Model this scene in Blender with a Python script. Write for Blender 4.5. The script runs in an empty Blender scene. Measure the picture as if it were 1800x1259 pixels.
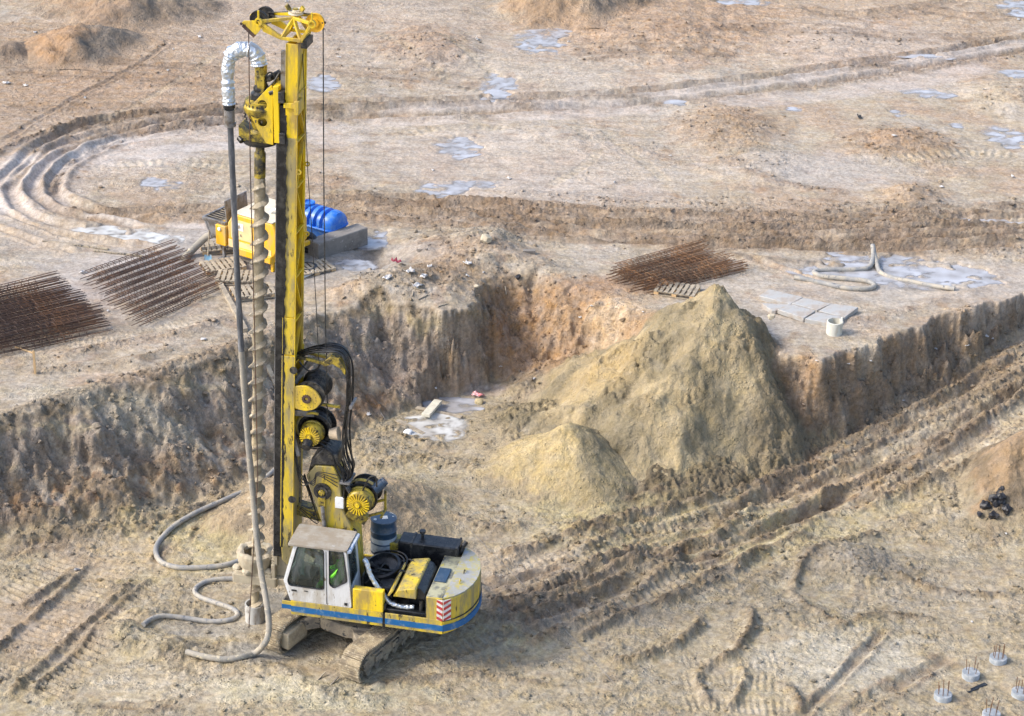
import bpy, bmesh, math, random
import numpy as np
from mathutils import Vector, Matrix
random.seed(7)
sc = bpy.context.scene
# ---------------------------------------------------------------- camera
PITCH = math.radians(26); ROLL = math.radians(1.5); FPX = 3900.0
CP = np.array([0.0, -44.0, 28.8])
_fw = np.array([0, math.cos(PITCH), -math.sin(PITCH)])
_u0 = np.array([0, math.sin(PITCH), math.cos(PITCH)]); _r0 = np.array([1.0, 0, 0])
_R = _r0*math.cos(ROLL)+_u0*math.sin(ROLL); _U = _u0*math.cos(ROLL)-_r0*math.sin(ROLL)
cam = bpy.data.cameras.new('camera'); cam.sensor_width = 36; cam.lens = 36*FPX/1800
cam.clip_start = 0.5; cam.clip_end = 4000
co = bpy.data.objects.new('camera', cam); sc.collection.objects.link(co)
Mx = Matrix.Identity(4)
for i in range(3):
    Mx[i][0] = _R[i]; Mx[i][1] = _U[i]; Mx[i][2] = -_fw[i]; Mx[i][3] = CP[i]
co.matrix_world = Mx
sc.camera = co
# ---------------------------------------------------------------- light
SUN_EL, SUN_AZ = math.radians(40), math.radians(-99)   # azimuth from +Y towards +X
world = bpy.data.worlds.new('World'); sc.world = world; world.use_nodes = True
nt = world.node_tree; nt.nodes.clear()
sky = nt.nodes.new('ShaderNodeTexSky'); sky.sky_type = 'NISHITA'; sky.sun_disc = False
sky.sun_elevation = SUN_EL; sky.sun_rotation = SUN_AZ
sky.air_density = 1.0; sky.dust_density = 3.0; sky.ozone_density = 1.0
bg = nt.nodes.new('ShaderNodeBackground'); bg.inputs[1].default_value = 0.14
wo = nt.nodes.new('ShaderNodeOutputWorld')
nt.links.new(sky.outputs[0], bg.inputs[0]); nt.links.new(bg.outputs[0], wo.inputs[0])
sl = bpy.data.lights.new('sun', 'SUN'); sl.energy = 1.5; sl.angle = math.radians(10); sl.color = (1.0, 0.94, 0.84)
so = bpy.data.objects.new('sun', sl); sc.collection.objects.link(so)
sd = Vector((math.sin(SUN_AZ)*math.cos(SUN_EL), math.cos(SUN_AZ)*math.cos(SUN_EL), math.sin(SUN_EL)))
so.rotation_euler = sd.to_track_quat('Z', 'Y').to_euler(); so.location = (-30, 0, 40)
sc.view_settings.view_transform = 'Standard'; sc.view_settings.look = 'None'
sc.view_settings.exposure = 1.1; sc.view_settings.gamma = 1.0

# ---------------------------------------------------------------- noise and pixel helpers
def unp(px, py, z=0.0):
    d = _fw+_R*(px-900)/FPX+_U*(629.5-py)/FPX
    t = (z-CP[2])/d[2]
    return CP+d*t
_rng = np.random.RandomState(3)
_perm = _rng.permutation(4096).astype(np.int64)
_ang = _rng.rand(4096)*2*np.pi; _gx = np.cos(_ang); _gy = np.sin(_ang)
def pn(x, y, s=0):
    x = np.asarray(x, float)+s*17.31; y = np.asarray(y, float)-s*9.77
    xi = np.floor(x).astype(np.int64); yi = np.floor(y).astype(np.int64)
    xf = x-xi; yf = y-yi
    u = xf*xf*xf*(xf*(xf*6-15)+10); v = yf*yf*yf*(yf*(yf*6-15)+10)
    def g(i, j, a, b):
        h = _perm[(_perm[(xi+i) & 4095]+yi+j) & 4095]
        return _gx[h]*a+_gy[h]*b
    n00 = g(0, 0, xf, yf); n10 = g(1, 0, xf-1, yf); n01 = g(0, 1, xf, yf-1); n11 = g(1, 1, xf-1, yf-1)
    return 1.5*((n00*(1-u)+n10*u)*(1-v)+(n01*(1-u)+n11*u)*v)
def fbm(x, y, o=4, s=0, g=0.5):
    a = 1.0; r = 0.0
    for k in range(o):
        r = r+a*pn(x*2**k, y*2**k, s+k); a *= g
    return r
def ridged(x, y, o=3, s=0):
    a = 1.0; r = 0.0
    for k in range(o):
        r = r+a*(1-2*np.abs(pn(x*2**k, y*2**k, s+k))); a *= 0.5
    return r
def sstep(a, b, x):
    t = np.clip((x-a)/(b-a), 0, 1); return t*t*(3-2*t)
def s2l(c):
    c = np.array(c, float)/255.0
    return np.where(c <= 0.04045, c/12.92, ((c+0.055)/1.055)**2.4)
def polydist(X, Y, P, closed=False):
    """distance and arc length to a polyline"""
    P = np.asarray(P, float); n = len(P)
    best = np.full(X.shape, 1e9); arc = np.zeros(X.shape); side = np.zeros(X.shape); L = 0.0
    for i in range(n if closed else n-1):
        a = P[i]; b = P[(i+1) % n]; ab = b-a; l2 = ab @ ab
        if l2 < 1e-9: continue
        t = np.clip(((X-a[0])*ab[0]+(Y-a[1])*ab[1])/l2, 0, 1)
        dx = X-(a[0]+t*ab[0]); dy = Y-(a[1]+t*ab[1]); d = dx*dx+dy*dy
        m = d < best
        best = np.where(m, d, best); l = math.sqrt(l2)
        arc = np.where(m, L+t*l, arc)
        side = np.where(m, np.sign(ab[0]*dy-ab[1]*dx), side)
        L += l
    return np.sqrt(best), arc, side
def inside(X, Y, P):
    P = np.asarray(P, float); r = np.zeros(X.shape, bool); n = len(P)
    for i in range(n):
        x1, y1 = P[i]; x2, y2 = P[(i+1) % n]
        c = ((y1 > Y) != (y2 > Y))
        with np.errstate(divide='ignore', invalid='ignore'):
            xc = (x2-x1)*(Y-y1)/(y2-y1)+x1
        r ^= (c & (X < xc))
    return r
def smooth_line(P, n=6):
    P = [np.asarray(p, float) for p in P]; out = []
    for i in range(len(P)-1):
        p0 = P[max(i-1, 0)]; p1 = P[i]; p2 = P[i+1]; p3 = P[min(i+2, len(P)-1)]
        for k in range(n):
            t = k/n
            out.append(0.5*((2*p1)+(-p0+p2)*t+(2*p0-5*p1+4*p2-p3)*t*t+(-p0+3*p1-3*p2+p3)*t**3))
    out.append(P[-1]); return out

# ---------------------------------------------------------------- the excavation
ZU = 2.45
TOE = [(-500, 1050), (-120, 985), (0, 958), (200, 928), (303, 905), (400, 874), (480, 838), (560, 800), (650, 758), (710, 722),
       (790, 697), (866, 676), (940, 690), (1000, 705), (1120, 740), (1300, 775), (1425, 790), (1500, 758), (1640, 680), (1760, 606), (2100, 420), (2900, -200)]
RIM = [(-500, 830), (-120, 765), (0, 742), (60, 722), (130, 706), (180, 688), (230, 678), (310, 650), (400, 620), (480, 592), (570, 553), (620, 540), (670, 522), (700, 535),
       (740, 540), (773, 553), (810, 545), (838, 520), (850, 500), (880, 478), (940, 480), (1000, 500), (1060, 520), (1130, 548), (1300, 590), (1385, 622),
       (1440, 628), (1530, 600), (1600, 577), (1700, 548), (1800, 515), (1960, 430), (2900, -260)]
_ra = unp(1250, 860)[:2]; _rb = unp(1850, 560, 1.6)[:2]; _rd = (_rb-_ra)/np.linalg.norm(_rb-_ra); _rl = np.linalg.norm(_rb-_ra)
def floor_z(X, Y):
    t = ((X-_ra[0])*_rd[0]+(Y-_ra[1])*_rd[1])/_rl
    return 1.75*sstep(0.1, 1.3, t)
def g_floor(px, py):
    z = 0.0
    for _ in range(12):
        p = unp(px, py, z); z = float(floor_z(p[0], p[1]))
    return p[:2]
TOEW = np.array([g_floor(*p) for p in TOE]); RIMW = np.array([unp(p[0], p[1], ZU)[:2] for p in RIM])
_close = [(60, 60), (60, -44), (-60, -44)]
TOEC = np.vstack([TOEW, [(60, TOEW[-1][1]), (60, -40), (-60, -40), (-60, TOEW[0][1])]])
RIMC = np.vstack([RIMW, [(66, RIMW[-1][1]), (66, -46), (-66, -46), (-66, RIMW[0][1])]])
# soft mounds on the sheet: (px, py, z there, radius along x, radius along y, height, clods)
BUMPS = [(720, 505, ZU, 1.6, 1.2, .45, .25), (800, 450, ZU, 1.5, 1.5, .42, .2), (860, 440, ZU, 1.0, 1.3, .3, .2), (660, 450, ZU, .6, .9, -.5, .1), (640, 520, ZU, .9, .5, .25, .2),
         (905, 470, ZU, 1.6, .7, .2, .15), (430, 330, ZU, 0.6, .5, .15, .1),
         (1150, 40, ZU, 3.5, 5, .4, .06), (760, 90, ZU, 1.8, 2.5, .35, .08), (1590, 255, ZU, 1.6, 1.5, .3, .12), (1600, 345, ZU, .9, .9, .3, .1),
         (1280, 225, ZU, 1.6, 2, .25, .12), (1480, 75, ZU, 2.2, 2.5, .25, .05), (980, 235, ZU, 1.5, 1, .12, .05), (1340, 290, ZU, 1.2, 2, .15, .12), (1780, 170, ZU, 1.5, 2, .3, .1),
         (1500, 1000, 0, 1.1, .8, .25, .15), (1450, 980, 0, 1.3, .8, .15, .15), (1380, 1090, 0, .9, .8, .1, .1), (1100, 1000, 0, 1.4, .4, .16, .2), (1150, 1010, 0, 1.2, .4, .16, .2),
         (1700, 880, 0, 2, 1.2, .25, .2), (1730, 560, ZU, 1.5, 1, .1, .12), (1760, 440, ZU, 1.5, 1.5, .12, .14),
         (210, 1120, 0, .75, .5, .34, .22), (290, 1140, 0, .8, .3, .26, .2), (250, 1085, 0, .5, .3, .2, .15), (360, 1085, 0, .8, .4, -.1, .1),
         (1090, 870, 0, .9, .3, .15, .15), (720, 760, 0, 1.3, .6, .1, .2), (900, 780, 0, 1.2, .8, .15, .15), (640, 790, 0, 1.2, .6, .2, .15),
         (240, 640, ZU, .5, .3, .16, .1), (520, 1010, 0, .8, .5, .1, .12), (950, 690, 0, 1.1, .5, .3, .12), (60, 940, 0, 1.6, .5, .25, .15), (200, 910, 0, 1.6, .5, .25, .15)]
def base_height(X, Y):
    """large shape of the ground; returns z, wall parameter t (0 floor..1 top), arc length"""
    wx = X+0.24*fbm(X*0.9, Y*0.9, 3, 5)+0.11*fbm(X*2.8, Y*2.8, 3, 15, .6); wy = Y+0.24*fbm(X*0.9, Y*0.9, 3, 6)+0.11*fbm(X*2.8, Y*2.8, 3, 16, .6)
    dT, aT, _ = polydist(wx, wy, TOEW); dR, aR, _ = polydist(wx, wy, RIMW)
    inT = inside(wx, wy, TOEC); inR = inside(wx, wy, RIMC)
    t = np.where(inT, 0.0, np.where(inR, dT/(dT+dR+1e-6), 1.0))
    fz = floor_z(X, Y)
    zone = (t > 0.0) & (t < 1.0)
    # gullies and tooth scrapes that run down the face
    st = 0.24*pn((aR+1.1*t)*3.2, t*1.8, 31)+0.20*pn((aR+1.1*t)*7.5, t*2.3, 32)+0.5*pn(aR*0.8, t*1.5, 33)+.35*fbm(X*1.6, Y*1.6+t*2, 3, 37)
    prof = 0.62*t**1.0+0.38*sstep(0.02, 1.0, t)+.05*np.sin(t*9+3*pn(aR*.6, aR*0, 35))*np.sin(np.pi*t)
    prof = prof+0.065*np.sin(np.pi*t)*st+0.05*np.sin(np.pi*t)*fbm(X*2.5, Y*2.5+t*3, 3, 34)
    h = fz+(ZU-fz)*np.clip(prof, -0.05, 1.05)
    # plateau: broad undulation
    und = 0.07*fbm(X*0.22, Y*0.22, 3, 40)
    h = h+und*np.where(t > 0.9, 1, 0.5)*(1-np.sin(np.pi*np.clip(t, 0, 1)))
    return h, t, aR
BW = [(unp(b[0], b[1], b[2])[:2], b[3], b[4], b[5], b[6]) for b in BUMPS]
def bump_height(X, Y, h):
    cl = np.zeros(X.shape)
    for c, rx, ry, hh, rough in BW:
        q = ((X-c[0]+0.2*fbm(X*1.3, Y*1.3, 2, 51)*rx)/rx)**2+((Y-c[1]+0.2*fbm(X*1.3, Y*1.3, 2, 52)*ry)/ry)**2
        m = np.exp(-q*1.1)
        h = h+hh*m; cl = np.maximum(cl, rough*np.clip(m*1.6, 0, 1))
    return h, cl
def G(px, py):
    z = 1.0
    for _ in range(14):
        p = unp(px, py, z)
        hh = base_height(np.array([p[0]]), np.array([p[1]]))[0]
        z = 0.5*z+0.5*float(hh[0])
    return p[:2]
def hit(px, py):
    """march the sight line onto the finished ground"""
    d = _fw+_R*(px-900)/FPX+_U*(629.5-py)/FPX
    lo, hi = 36/1.0, 130.0
    ts = np.linspace(lo, hi, 4000); P = CP[None, :]+d[None, :]*ts[:, None]
    gz = ground_z(P[:, 0], P[:, 1]); k = np.argmax(P[:, 2] <= gz)
    return P[k, 0], P[k, 1], gz[k]

# grid axes (fine inside the view, growing to the horizon outside)
STEP = 0.045
def grow(a, step, lim, f=1.12):
    out = []
    while abs(a) < lim:
        step *= f; a += step; out.append(a)
    return out
xs = np.arange(-22, 22.001, STEP); ys = [-7.0]
while ys[-1] < 47: ys.append(ys[-1]+(0.048 if ys[-1] < 12 else 0.048+0.05*min(1, (ys[-1]-12)/25)))
ys = np.array(ys)
xo = grow(22, STEP, 900); yo = grow(ys[-1], .1, 1500); yb = grow(-7, -.08, 400)
XS = np.concatenate([[-v for v in xo[::-1]], xs, xo]); YS = np.concatenate([yb[::-1], ys, yo])
X, Y = np.meshgrid(XS, YS)     # rows = y
H, T, AR = base_height(X, Y)
H, CLOD = bump_height(X, Y, H)
near = (np.abs(X) < 24) & (Y < 50) & (Y > -9)
fade = np.where(near, 1.0, 0.0)

# colours of the soils (albedo)
K = 0.80
def C(r, g, b): return s2l((r, g, b))*K
plateau = C(183, 167, 144); pit = C(176, 160, 130)
up = sstep(0.55, 1.0, T)[..., None]
COL = pit*(1-up)+plateau*up
WET = np.zeros(X.shape)+0.42*sstep(0.6, 1, T)*(1-.6*sstep(0, .6, fbm(X*.3, Y*.3, 3, 160)))
n1 = fbm(X*0.35, Y*0.35, 4, 60); n2 = fbm(X*1.1, Y*1.6, 4, 61); n3 = fbm(X*3.0, Y*4.0, 3, 62)
def mixc(mask, col):
    global COL
    m = np.clip(mask, 0, 1)[..., None]; COL = COL*(1-m)+np.asarray(col)*m
# plateau: browner and greyer drifts
mixc(up[..., 0]*sstep(-0.1, 0.7, n1)*0.7, C(182, 155, 130))
mixc(up[..., 0]*sstep(0.1, 0.8, -n1+0.3*n2)*0.75, C(188, 176, 162))
mixc(up[..., 0]*sstep(0.35, 0.9, n2)*0.5, C(160, 128, 100))
mixc((1-up[..., 0])*sstep(0.0, 0.9, n1+0.4*n2)*0.6, C(190, 175, 138))
mixc((1-up[..., 0])*sstep(0.2, 0.9, n2)*0.45, C(160, 138, 112))
mixc((1-up[..., 0])*sstep(0.25, 0.8, -n2+0.3*n3)*0.5, C(176, 168, 152))
# wall strata
wall = np.clip(np.sin(np.pi*np.clip(T, 0, 1))*1.6, 0, 1)*((T > 0.02) & (T < 0.985))
tt = T+0.10*n2+0.05*n3
cx = unp(858, 600, 1.2)
leftw = (X < cx[0]); rightw = ~leftw
w = wall*leftw
mixc(w, C(160, 138, 110))
mixc(w*sstep(0.42, 0.55, tt)*(1-sstep(0.78, 0.9, tt)), C(162, 146, 130))
mixc(w*sstep(0.78, 0.92, tt), C(164, 146, 114))
mixc(w*(1-sstep(0.25, 0.5, tt))*sstep(-.2, .4, n1+.5*n2), C(156, 126, 98))
mixc(w*sstep(0.3, 0.55, pn((AR+1.1*T)*2.6, T*1.1, 71))*0.6, C(184, 170, 156))
mixc(w*sstep(0.25, 0.6, pn((AR+1.1*T)*3.6, T*1.5, 72))*0.6, C(122, 106, 90))
mixc(w*sstep(0.35, 0.6, pn(AR*1.3, T*2.5, 73))*0.75*(1-sstep(.45, .7, T)), C(178, 128, 74))
mixc(w*sstep(0.1, 0.5, pn((AR+1.1*T)*9, T*3.5, 75))*0.45, C(112, 97, 80)); mixc(w*sstep(0.2, 0.55, pn((AR+1.1*T)*8, T*3, 76))*0.45, C(190, 178, 160))
mixc(w*sstep(0.25, 0.6, fbm(X*2.4, Y*2.4+T*5, 3, 77))*0.6*(1-sstep(.35, .65, T)), C(146, 108, 74)); mixc(w*sstep(.55, .75, tt)*sstep(.15, .5, fbm(X*1.2, Y*1.2+T*3, 3, 78))*.6, C(168, 152, 112))
w = wall*rightw
mixc(w, C(172, 148, 120))
prom = sstep(0, 0.4, X-unp(1425, 700, 1.2)[0])
mixc(w*sstep(-0.1, 0.6, n2+0.3)*0.7, C(150, 122, 92))
mixc(w*prom*0.9, C(150, 130, 108))
mixc(w*prom*sstep(0.3, 0.7, -n2+0.2), C(146, 134, 122))
mixc(w*sstep(0.2, 0.55, pn(AR*2.2, T*1.6, 74))*0.5, C(186, 160, 130))
# dark turf line under the rim
mixc(np.exp(-((T-0.93+0.04*n3)/0.05)**2)*0.65*(X < cx[0]-0.5), C(96, 82, 62))
# blobs of soil colour, a few painting shade under the rig: (px, py, rx, ry, colour, strength, wet)
sand = C(196, 180, 132); ochre = C(190, 140, 88); brown = C(158, 122, 92); grey = C(150, 140, 126); pale = C(205, 190, 165); mauve = C(184, 173, 162)
BLOBS = [(330, 960, 2.3, 1.2, sand, .8, 0), (250, 1000, 1.2, .8, sand, .5, 0), (1250, 930, 3.6, 1.6, sand, .75, 0), (1050, 890, 2, .8, sand, .7, 0), (1500, 880, 2, 1, sand, .4, 0),
         (1650, 760, 2.5, 1.6, pale, .6, 0), (1450, 860, 2, .7, C(196, 164, 130), .5, 0), (900, 1000, 1.6, 1, C(196, 178, 160), .5, 0), (200, 980, 1.8, 1, C(190, 164, 138), .5, 0),
         (350, 1210, 2.5, .8, pale, .55, 0), (560, 1220, 2.5, .6, C(205, 198, 165), .5, 0), (60, 1100, 1.8, 1.5, C(184, 158, 134), .5, 0),
         (1500, 990, 1.5, .8, grey, .6, 0), (1480, 1160, 1.8, 1.3, C(200, 192, 175), .6, .2), (1700, 1050, 2.2, 1, C(196, 178, 150), .4, 0), (450, 1150, .9, .5, C(140, 140, 138), .7, .5),
         (380, 1105, 1.2, .4, C(160, 155, 146), .6, .5), (730, 1180, 1, .4, C(190, 172, 140), .4, 0), (960, 1080, 3, .6, C(160, 150, 136), .5, .2), (880, 1050, 1.3, .5, C(146, 138, 128), .4, .2),
         (470, 1060, .6, .5, C(138, 136, 130), .7, .3), (560, 1130, 1.2, .5, C(140, 130, 112), .4, .2), (700, 1100, 1.6, .6, C(138, 128, 108), .4, .2),  # last two paint the shade under the rig into the soil
         (730, 880, 1, 1.2, C(168, 156, 126), .6, 0), (1000, 560, 2.2, 1.2, C(190, 150, 106), .6, 0), (1080, 590, 1, 1.2, C(214, 186, 150), .8, 0), (1060, 500, 1.5, .6, brown, .4, 0),
         (1140, 585, .8, .6, C(186, 148, 106), .6, 0), (900, 600, .8, 1, C(160, 124, 92), .6, 0), (1425, 700, .35, 1.4, C(188, 155, 120), .8, 0),
         (1600, 500, 5, 1.8, mauve, .7, .75), (1400, 560, 2, 1.2, mauve, .7, .6), (1300, 510, 1.5, 1, mauve, .4, .4), (1700, 490, 2.5, 1.2, mauve, .5, .8),
         (780, 640, .2, .2, grey, .1, 0), (850, 690, .6, .35, C(188, 168, 150), .9, .7), (800, 500, 1.6, 1, C(160, 132, 98), .5, 0), (700, 600, 1.8, .5, C(150, 138, 132), .5, 0),
         (540, 470, 2.4, 1.5, C(158, 154, 152), .7, .6), (680, 455, 1.5, 1, C(170, 162, 156), .6, .6), (320, 440, 2.2, 2, C(172, 166, 164), .7, .7), (200, 490, 2.6, 1.8, C(184, 176, 176), .5, .6),
         (60, 420, 2.6, 1.8, mauve, .6, .4), (300, 560, 2, 1, C(180, 168, 156), .5, .2), (100, 600, 3, .8, C(184, 162, 140), .5, 0), (180, 700, 2.6, .5, C(186, 176, 156), .6, 0),
         (60, 320, 1.8, 3, C(200, 188, 184), .7, .5), (200, 270, 2.8, 2, C(204, 192, 186), .7, .4), (450, 230, 4, 1.6, C(204, 192, 184), .6, .4), (220, 320, 2.6, 1.2, C(188, 168, 148), .6, 0),
         (350, 375, 4, .8, C(176, 150, 122), .6, 0), (100, 120, 6, 6, C(184, 158, 130), .6, 0), (300, 60, 6, 7, C(180, 152, 124), .6, 0), (600, 30, 6, 7, C(186, 168, 152), .6, .2),
         (160, 180, 6, 4, C(176, 142, 112), .4, 0), (1000, 140, 6, 5, C(196, 182, 170), .4, .3), (900, 280, 6, 3, C(196, 182, 172), .5, .4), (1280, 230, 2.2, 2, C(170, 138, 106), .55, 0),
         (1500, 40, 7, 7, C(190, 160, 132), .5, 0), (1150, 30, 5, 6, C(186, 150, 116), .6, 0), (1550, 100, 4, 4, C(198, 182, 170), .5, .3), (1590, 255, 1.8, 1.6, C(172, 138, 104), .6, 0),
         (1600, 345, 1.2, 1.2, C(174, 142, 108), .6, 0), (1250, 380, 8, 1.4, C(172, 150, 128), .4, 0), (1600, 420, 6, 1.4, C(170, 148, 126), .35, 0), (700, 370, 5, 1.2, C(174, 152, 130), .4, 0),
         (1450, 300, 3, 1.6, C(194, 184, 178), .6, .5), (1000, 340, 4, 1.4, C(192, 178, 168), .5, .4), (740, 80, 1.8, 2.2, C(176, 142, 112), .5, 0), (1770, 640, 2, 1.5, C(170, 148, 122), .4, 0)]
for px, py, rx, ry, c, s, wv in BLOBS:
    p = G(px, py)
    q = ((X-p[0])/rx)**2+((Y-p[1])/ry)**2
    m = sstep(1.7, 0.25, q+0.55*n2+0.25*n3)*s if False else s*(1-sstep(0.25, 1.7, q+0.6*n2+0.25*n3))
    mixc(m, c); WET = WET*(1-m)+wv*m
# ---------------------------------------------------------------- ruts, ridges and track prints
DEPTH = 1.0
def line_feature(pts, fn, reach, closed=False, n=6, raw=False):
    global H, COL, WET, CLOD
    P = np.array(smooth_line([G(*p) for p in pts] if not raw else pts, n))
    x0, x1 = P[:, 0].min()-reach, P[:, 0].max()+reach; y0, y1 = P[:, 1].min()-reach, P[:, 1].max()+reach
    i0, i1 = np.searchsorted(XS, [x0, x1]); j0, j1 = np.searchsorted(YS, [y0, y1])
    if i1 <= i0 or j1 <= j0: return
    sl_ = (slice(j0, j1), slice(i0, i1)); xx, yy = X[sl_], Y[sl_]
    xw = xx+0.07*fbm(xx*.8, yy*.8, 2, 81)+0.018*pn(xx*6, yy*6, 82); yw = yy+0.07*fbm(xx*.8, yy*.8, 2, 83)+0.018*pn(xx*6, yy*6, 84)
    d, s, side = polydist(xw, yw, P)
    Lt = np.sum(np.linalg.norm(np.diff(P, axis=0), axis=1))
    end = sstep(0, 0.5, s)*sstep(0, 0.5, Lt-s)
    dh, cm, cc, cl, wt = fn(xx, yy, d, s, side, end)
    H[sl_] = H[sl_]+dh
    m = np.clip(cm, 0, 1)[..., None]; COL[sl_] = COL[sl_]*(1-m)+cc*m
    CLOD[sl_] = np.maximum(CLOD[sl_], cl)
    if wt is not None: WET[sl_] = WET[sl_]*(1-wt)+0.8*wt
def groove(w=.16, dep=.10, berm=.05, col=C(138, 116, 94), cs=.75, wet=0):
    def f(x, y, d, s, side, e):
        b = 0.75+0.5*pn(x*1.5, y*1.5, 90)
        dh = DEPTH*(-dep*np.exp(-(d/w)**4)+berm*b*np.exp(-((d-1.6*w)/(.45*w))**2))*e
        cm = cs*e*(np.exp(-((d-1.7*w)/(.6*w))**2)*(0.5+0.8*pn(x*2, y*2, 91))+.75*np.exp(-(d/(.8*w))**4)*(.75+.8*pn(s*1.3, 0*s, 98)))
        return dh, cm, col, 0.06*e*np.exp(-((d-1.7*w)/(.9*w))**2), (wet*e*np.exp(-(d/w)**2) if wet else None)
    return f, w*4
def ridge(w=.13, h=.12, col=C(124, 106, 84), cs=.8, cl=.3):
    def f(x, y, d, s, side, e):
        b = np.clip(1.0+0.45*pn(s*1.1, 0*s, 92)+0.4*pn(x*3, y*3, 93), 0, 2)
        g = np.exp(-(d/w)**2)
        return .95*h*b*g*e, cs*g*e*(0.7+0.5*pn(x*3, y*3, 94)), col, .8*cl*g*e, None
    return f, w*4
def prints(w=.3, amp=.022, pitch=.17, col=C(196, 180, 152), cs=.35, skew=0.0):
    def f(x, y, d, s, side, e):
        band = (1-sstep(w*.85, w, d))*e*sstep(-.5, .1, pn(x*.8, y*.8, 95)+.15)
        ph = 2*np.pi*(s+skew*d*side)/pitch
        return band*(amp*np.tanh(1.6*np.sin(ph))-0.02), band*cs, col, 0.0*band, None
    return f, w*1.3
def add(pts, mk, **k):
    f, r = mk; line_feature(pts, f, r, **k)
grv, rdg, prt = groove, ridge, prints
def lane(w=.5, col=C(202, 191, 184), cs=.7, wet=.7):
    def f(x, y, d, s, side, e):
        m = (1-sstep(w*.6, w, d))*e*sstep(-.5, .3, pn(x*.5, y*.9, 97)+.2)
        return -.015*m, cs*m, col, 0*m, wet*m
    return f, w*1.3
# upper plateau: the long curved haul road
road = [(2000, 40), (1800, 66), (1620, 98), (1400, 128), (1200, 155), (1000, 170), (800, 178), (600, 183), (480, 190), (300, 200), (200, 212), (120, 232), (60, 262), (20, 300), (-30, 340)]
off = lambda P, dx, dy: [(x+dx, y+dy) for x, y in P]
add(road, grv(.22, .13, .08)); add(off(road, 0, 6), rdg(.12, .05, cl=.15)); 
add([(2000, 62), (1800, 90), (1600, 122), (1400, 152), (1200, 176), (1000, 190), (800, 200), (600, 206), (480, 212), (330, 224), (230, 240), (170, 262), (120, 290), (95, 325), (110, 350), (180, 375), (300, 392)], grv(.24, .14, .09))
add([(1000, 178), (800, 188), (560, 196), (400, 204), (260, 222), (160, 246), (90, 280), (60, 320), (70, 350), (140, 382), (260, 402)], grv(.2, .12, .07))
add([(460, 200), (300, 214), (180, 235), (90, 262), (40, 300), (20, 340), (60, 380), (160, 408), (280, 425)], grv(.2, .11, .07, C(186, 162, 134), .5))
add([(380, 216), (250, 235), (150, 268), (105, 310), (85, 345)], rdg(.2, .12, C(140, 120, 100), cl=.3))
add([(330, 196), (220, 205), (120, 222), (40, 250), (-40, 290)], rdg(.2, .10, C(135, 115, 95), cl=.3))
add([(0, 372), (80, 400), (160, 424), (290, 440)], grv(.16, .09, .06, C(190, 165, 135), .6))
add([(-20, 395), (60, 425), (140, 446)], grv(.14, .07, .05, C(190, 165, 135), .6))
add([(130, 378), (300, 372), (420, 366), (560, 356)], grv(.2, .09, .05)); add([(140, 388), (330, 384), (480, 378)], rdg(.2, .06, C(165, 138, 110), cl=.1))
add([(30, 262), (200, 205), (300, 150), (380, 95), (400, 60)], prt(.16, .012)); add([(0, 250), (120, 180), (250, 110), (300, 70)], grv(.1, .03, .02))
add([(0, 100), (200, 112), (420, 130)], grv(.2, .04, .03)); add([(0, 122), (200, 135), (400, 150)], grv(.2, .04, .03)); add([(0, 185), (200, 188), (400, 196)], grv(.2, .04, .03))
add([(2000, 50), (1800, 78), (1600, 110), (1400, 140), (1200, 166), (1000, 181), (800, 190), (600, 196)], lane(.45))
add([(480, 222), (330, 232), (220, 248), (140, 275), (100, 305)], lane(.35)); add([(260, 236), (150, 262), (80, 290), (45, 330)], lane(.4)); add([(60, 262), (0, 310), (-20, 350), (20, 390)], lane(.45)); add([(140, 372), (250, 392), (380, 398)], lane(.3))
add([(230, 282), (300, 262), (450, 252)], lane(.5)); add([(1250, 185), (1500, 160), (1750, 120)], lane(.8, C(200, 186, 178), .5, .5)); add([(600, 215), (900, 205), (1150, 190)], lane(.7, C(204, 190, 182), .5, .5))
DEPTH = 1.25
# heavy band of ruts across the middle
for k, (dy, s) in enumerate([(0, 1), (6, .6), (11, 1), (17, .7), (23, 1), (30, .8), (36, .6), (42, 1), (48, .6), (53, .7), (60, .5)]):
    add([(560, 342+dy*.7), (700, 348+dy*.8), (850, 356+dy), (1000, 364+dy), (1150, 372+dy), (1300, 378+dy), (1450, 376+dy), (1650, 368+dy*1.1), (1900, 358+dy*1.2)], grv(.11, .10*s, .07*s, C(148, 126, 104), .75))
for dy, s in [(4, 1), (25, 1), (50, .8)]:
    add([(600, 338+dy*.7), (760, 350+dy*.9), (900, 356+dy), (1050, 370+dy), (1250, 376+dy), (1500, 380+dy), (1750, 372+dy)], rdg(.16, .10*s, C(142, 118, 94), .6, cl=.3))
add([(620, 352), (780, 370), (950, 400), (1100, 425), (1300, 432), (1500, 440), (1800, 436)], grv(.2, .1, .06)); add([(650, 345), (800, 362), (1000, 395), (1200, 412), (1450, 420), (1800, 418)], grv(.24, .11, .07))
add([(1300, 450), (1380, 475), (1450, 500)], grv(.12, .06, .04, C(190, 160, 130))); add([(1240, 445), (1380, 460), (1600, 470)], rdg(.15, .06, cl=.15))
add([(620, 40), (700, 80), (800, 150), (900, 165)], prt(.25, .02, .35)); add([(960, 330), (1050, 270), (1000, 220)], prt(.2, .015, .3)); add([(1060, 230), (1140, 290), (1180, 330)], prt(.2, .015, .3))
add([(760, 60), (830, 105), (900, 150)], prt(.2, .02, .35)); add([(150, 300), (280, 285), (420, 292)], prt(.35, .015, .3)); add([(350, 325), (440, 335), (560, 345)], prt(.25, .02, .3))
add([(680, 240), (800, 222), (900, 230)], prt(.3, .012, .35)); add([(1250, 60), (1400, 55), (1600, 70), (1800, 60)], grv(.3, .04, .03)); add([(1400, 10), (1500, 30), (1700, 0)], grv(.3, .05, .03))
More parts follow.
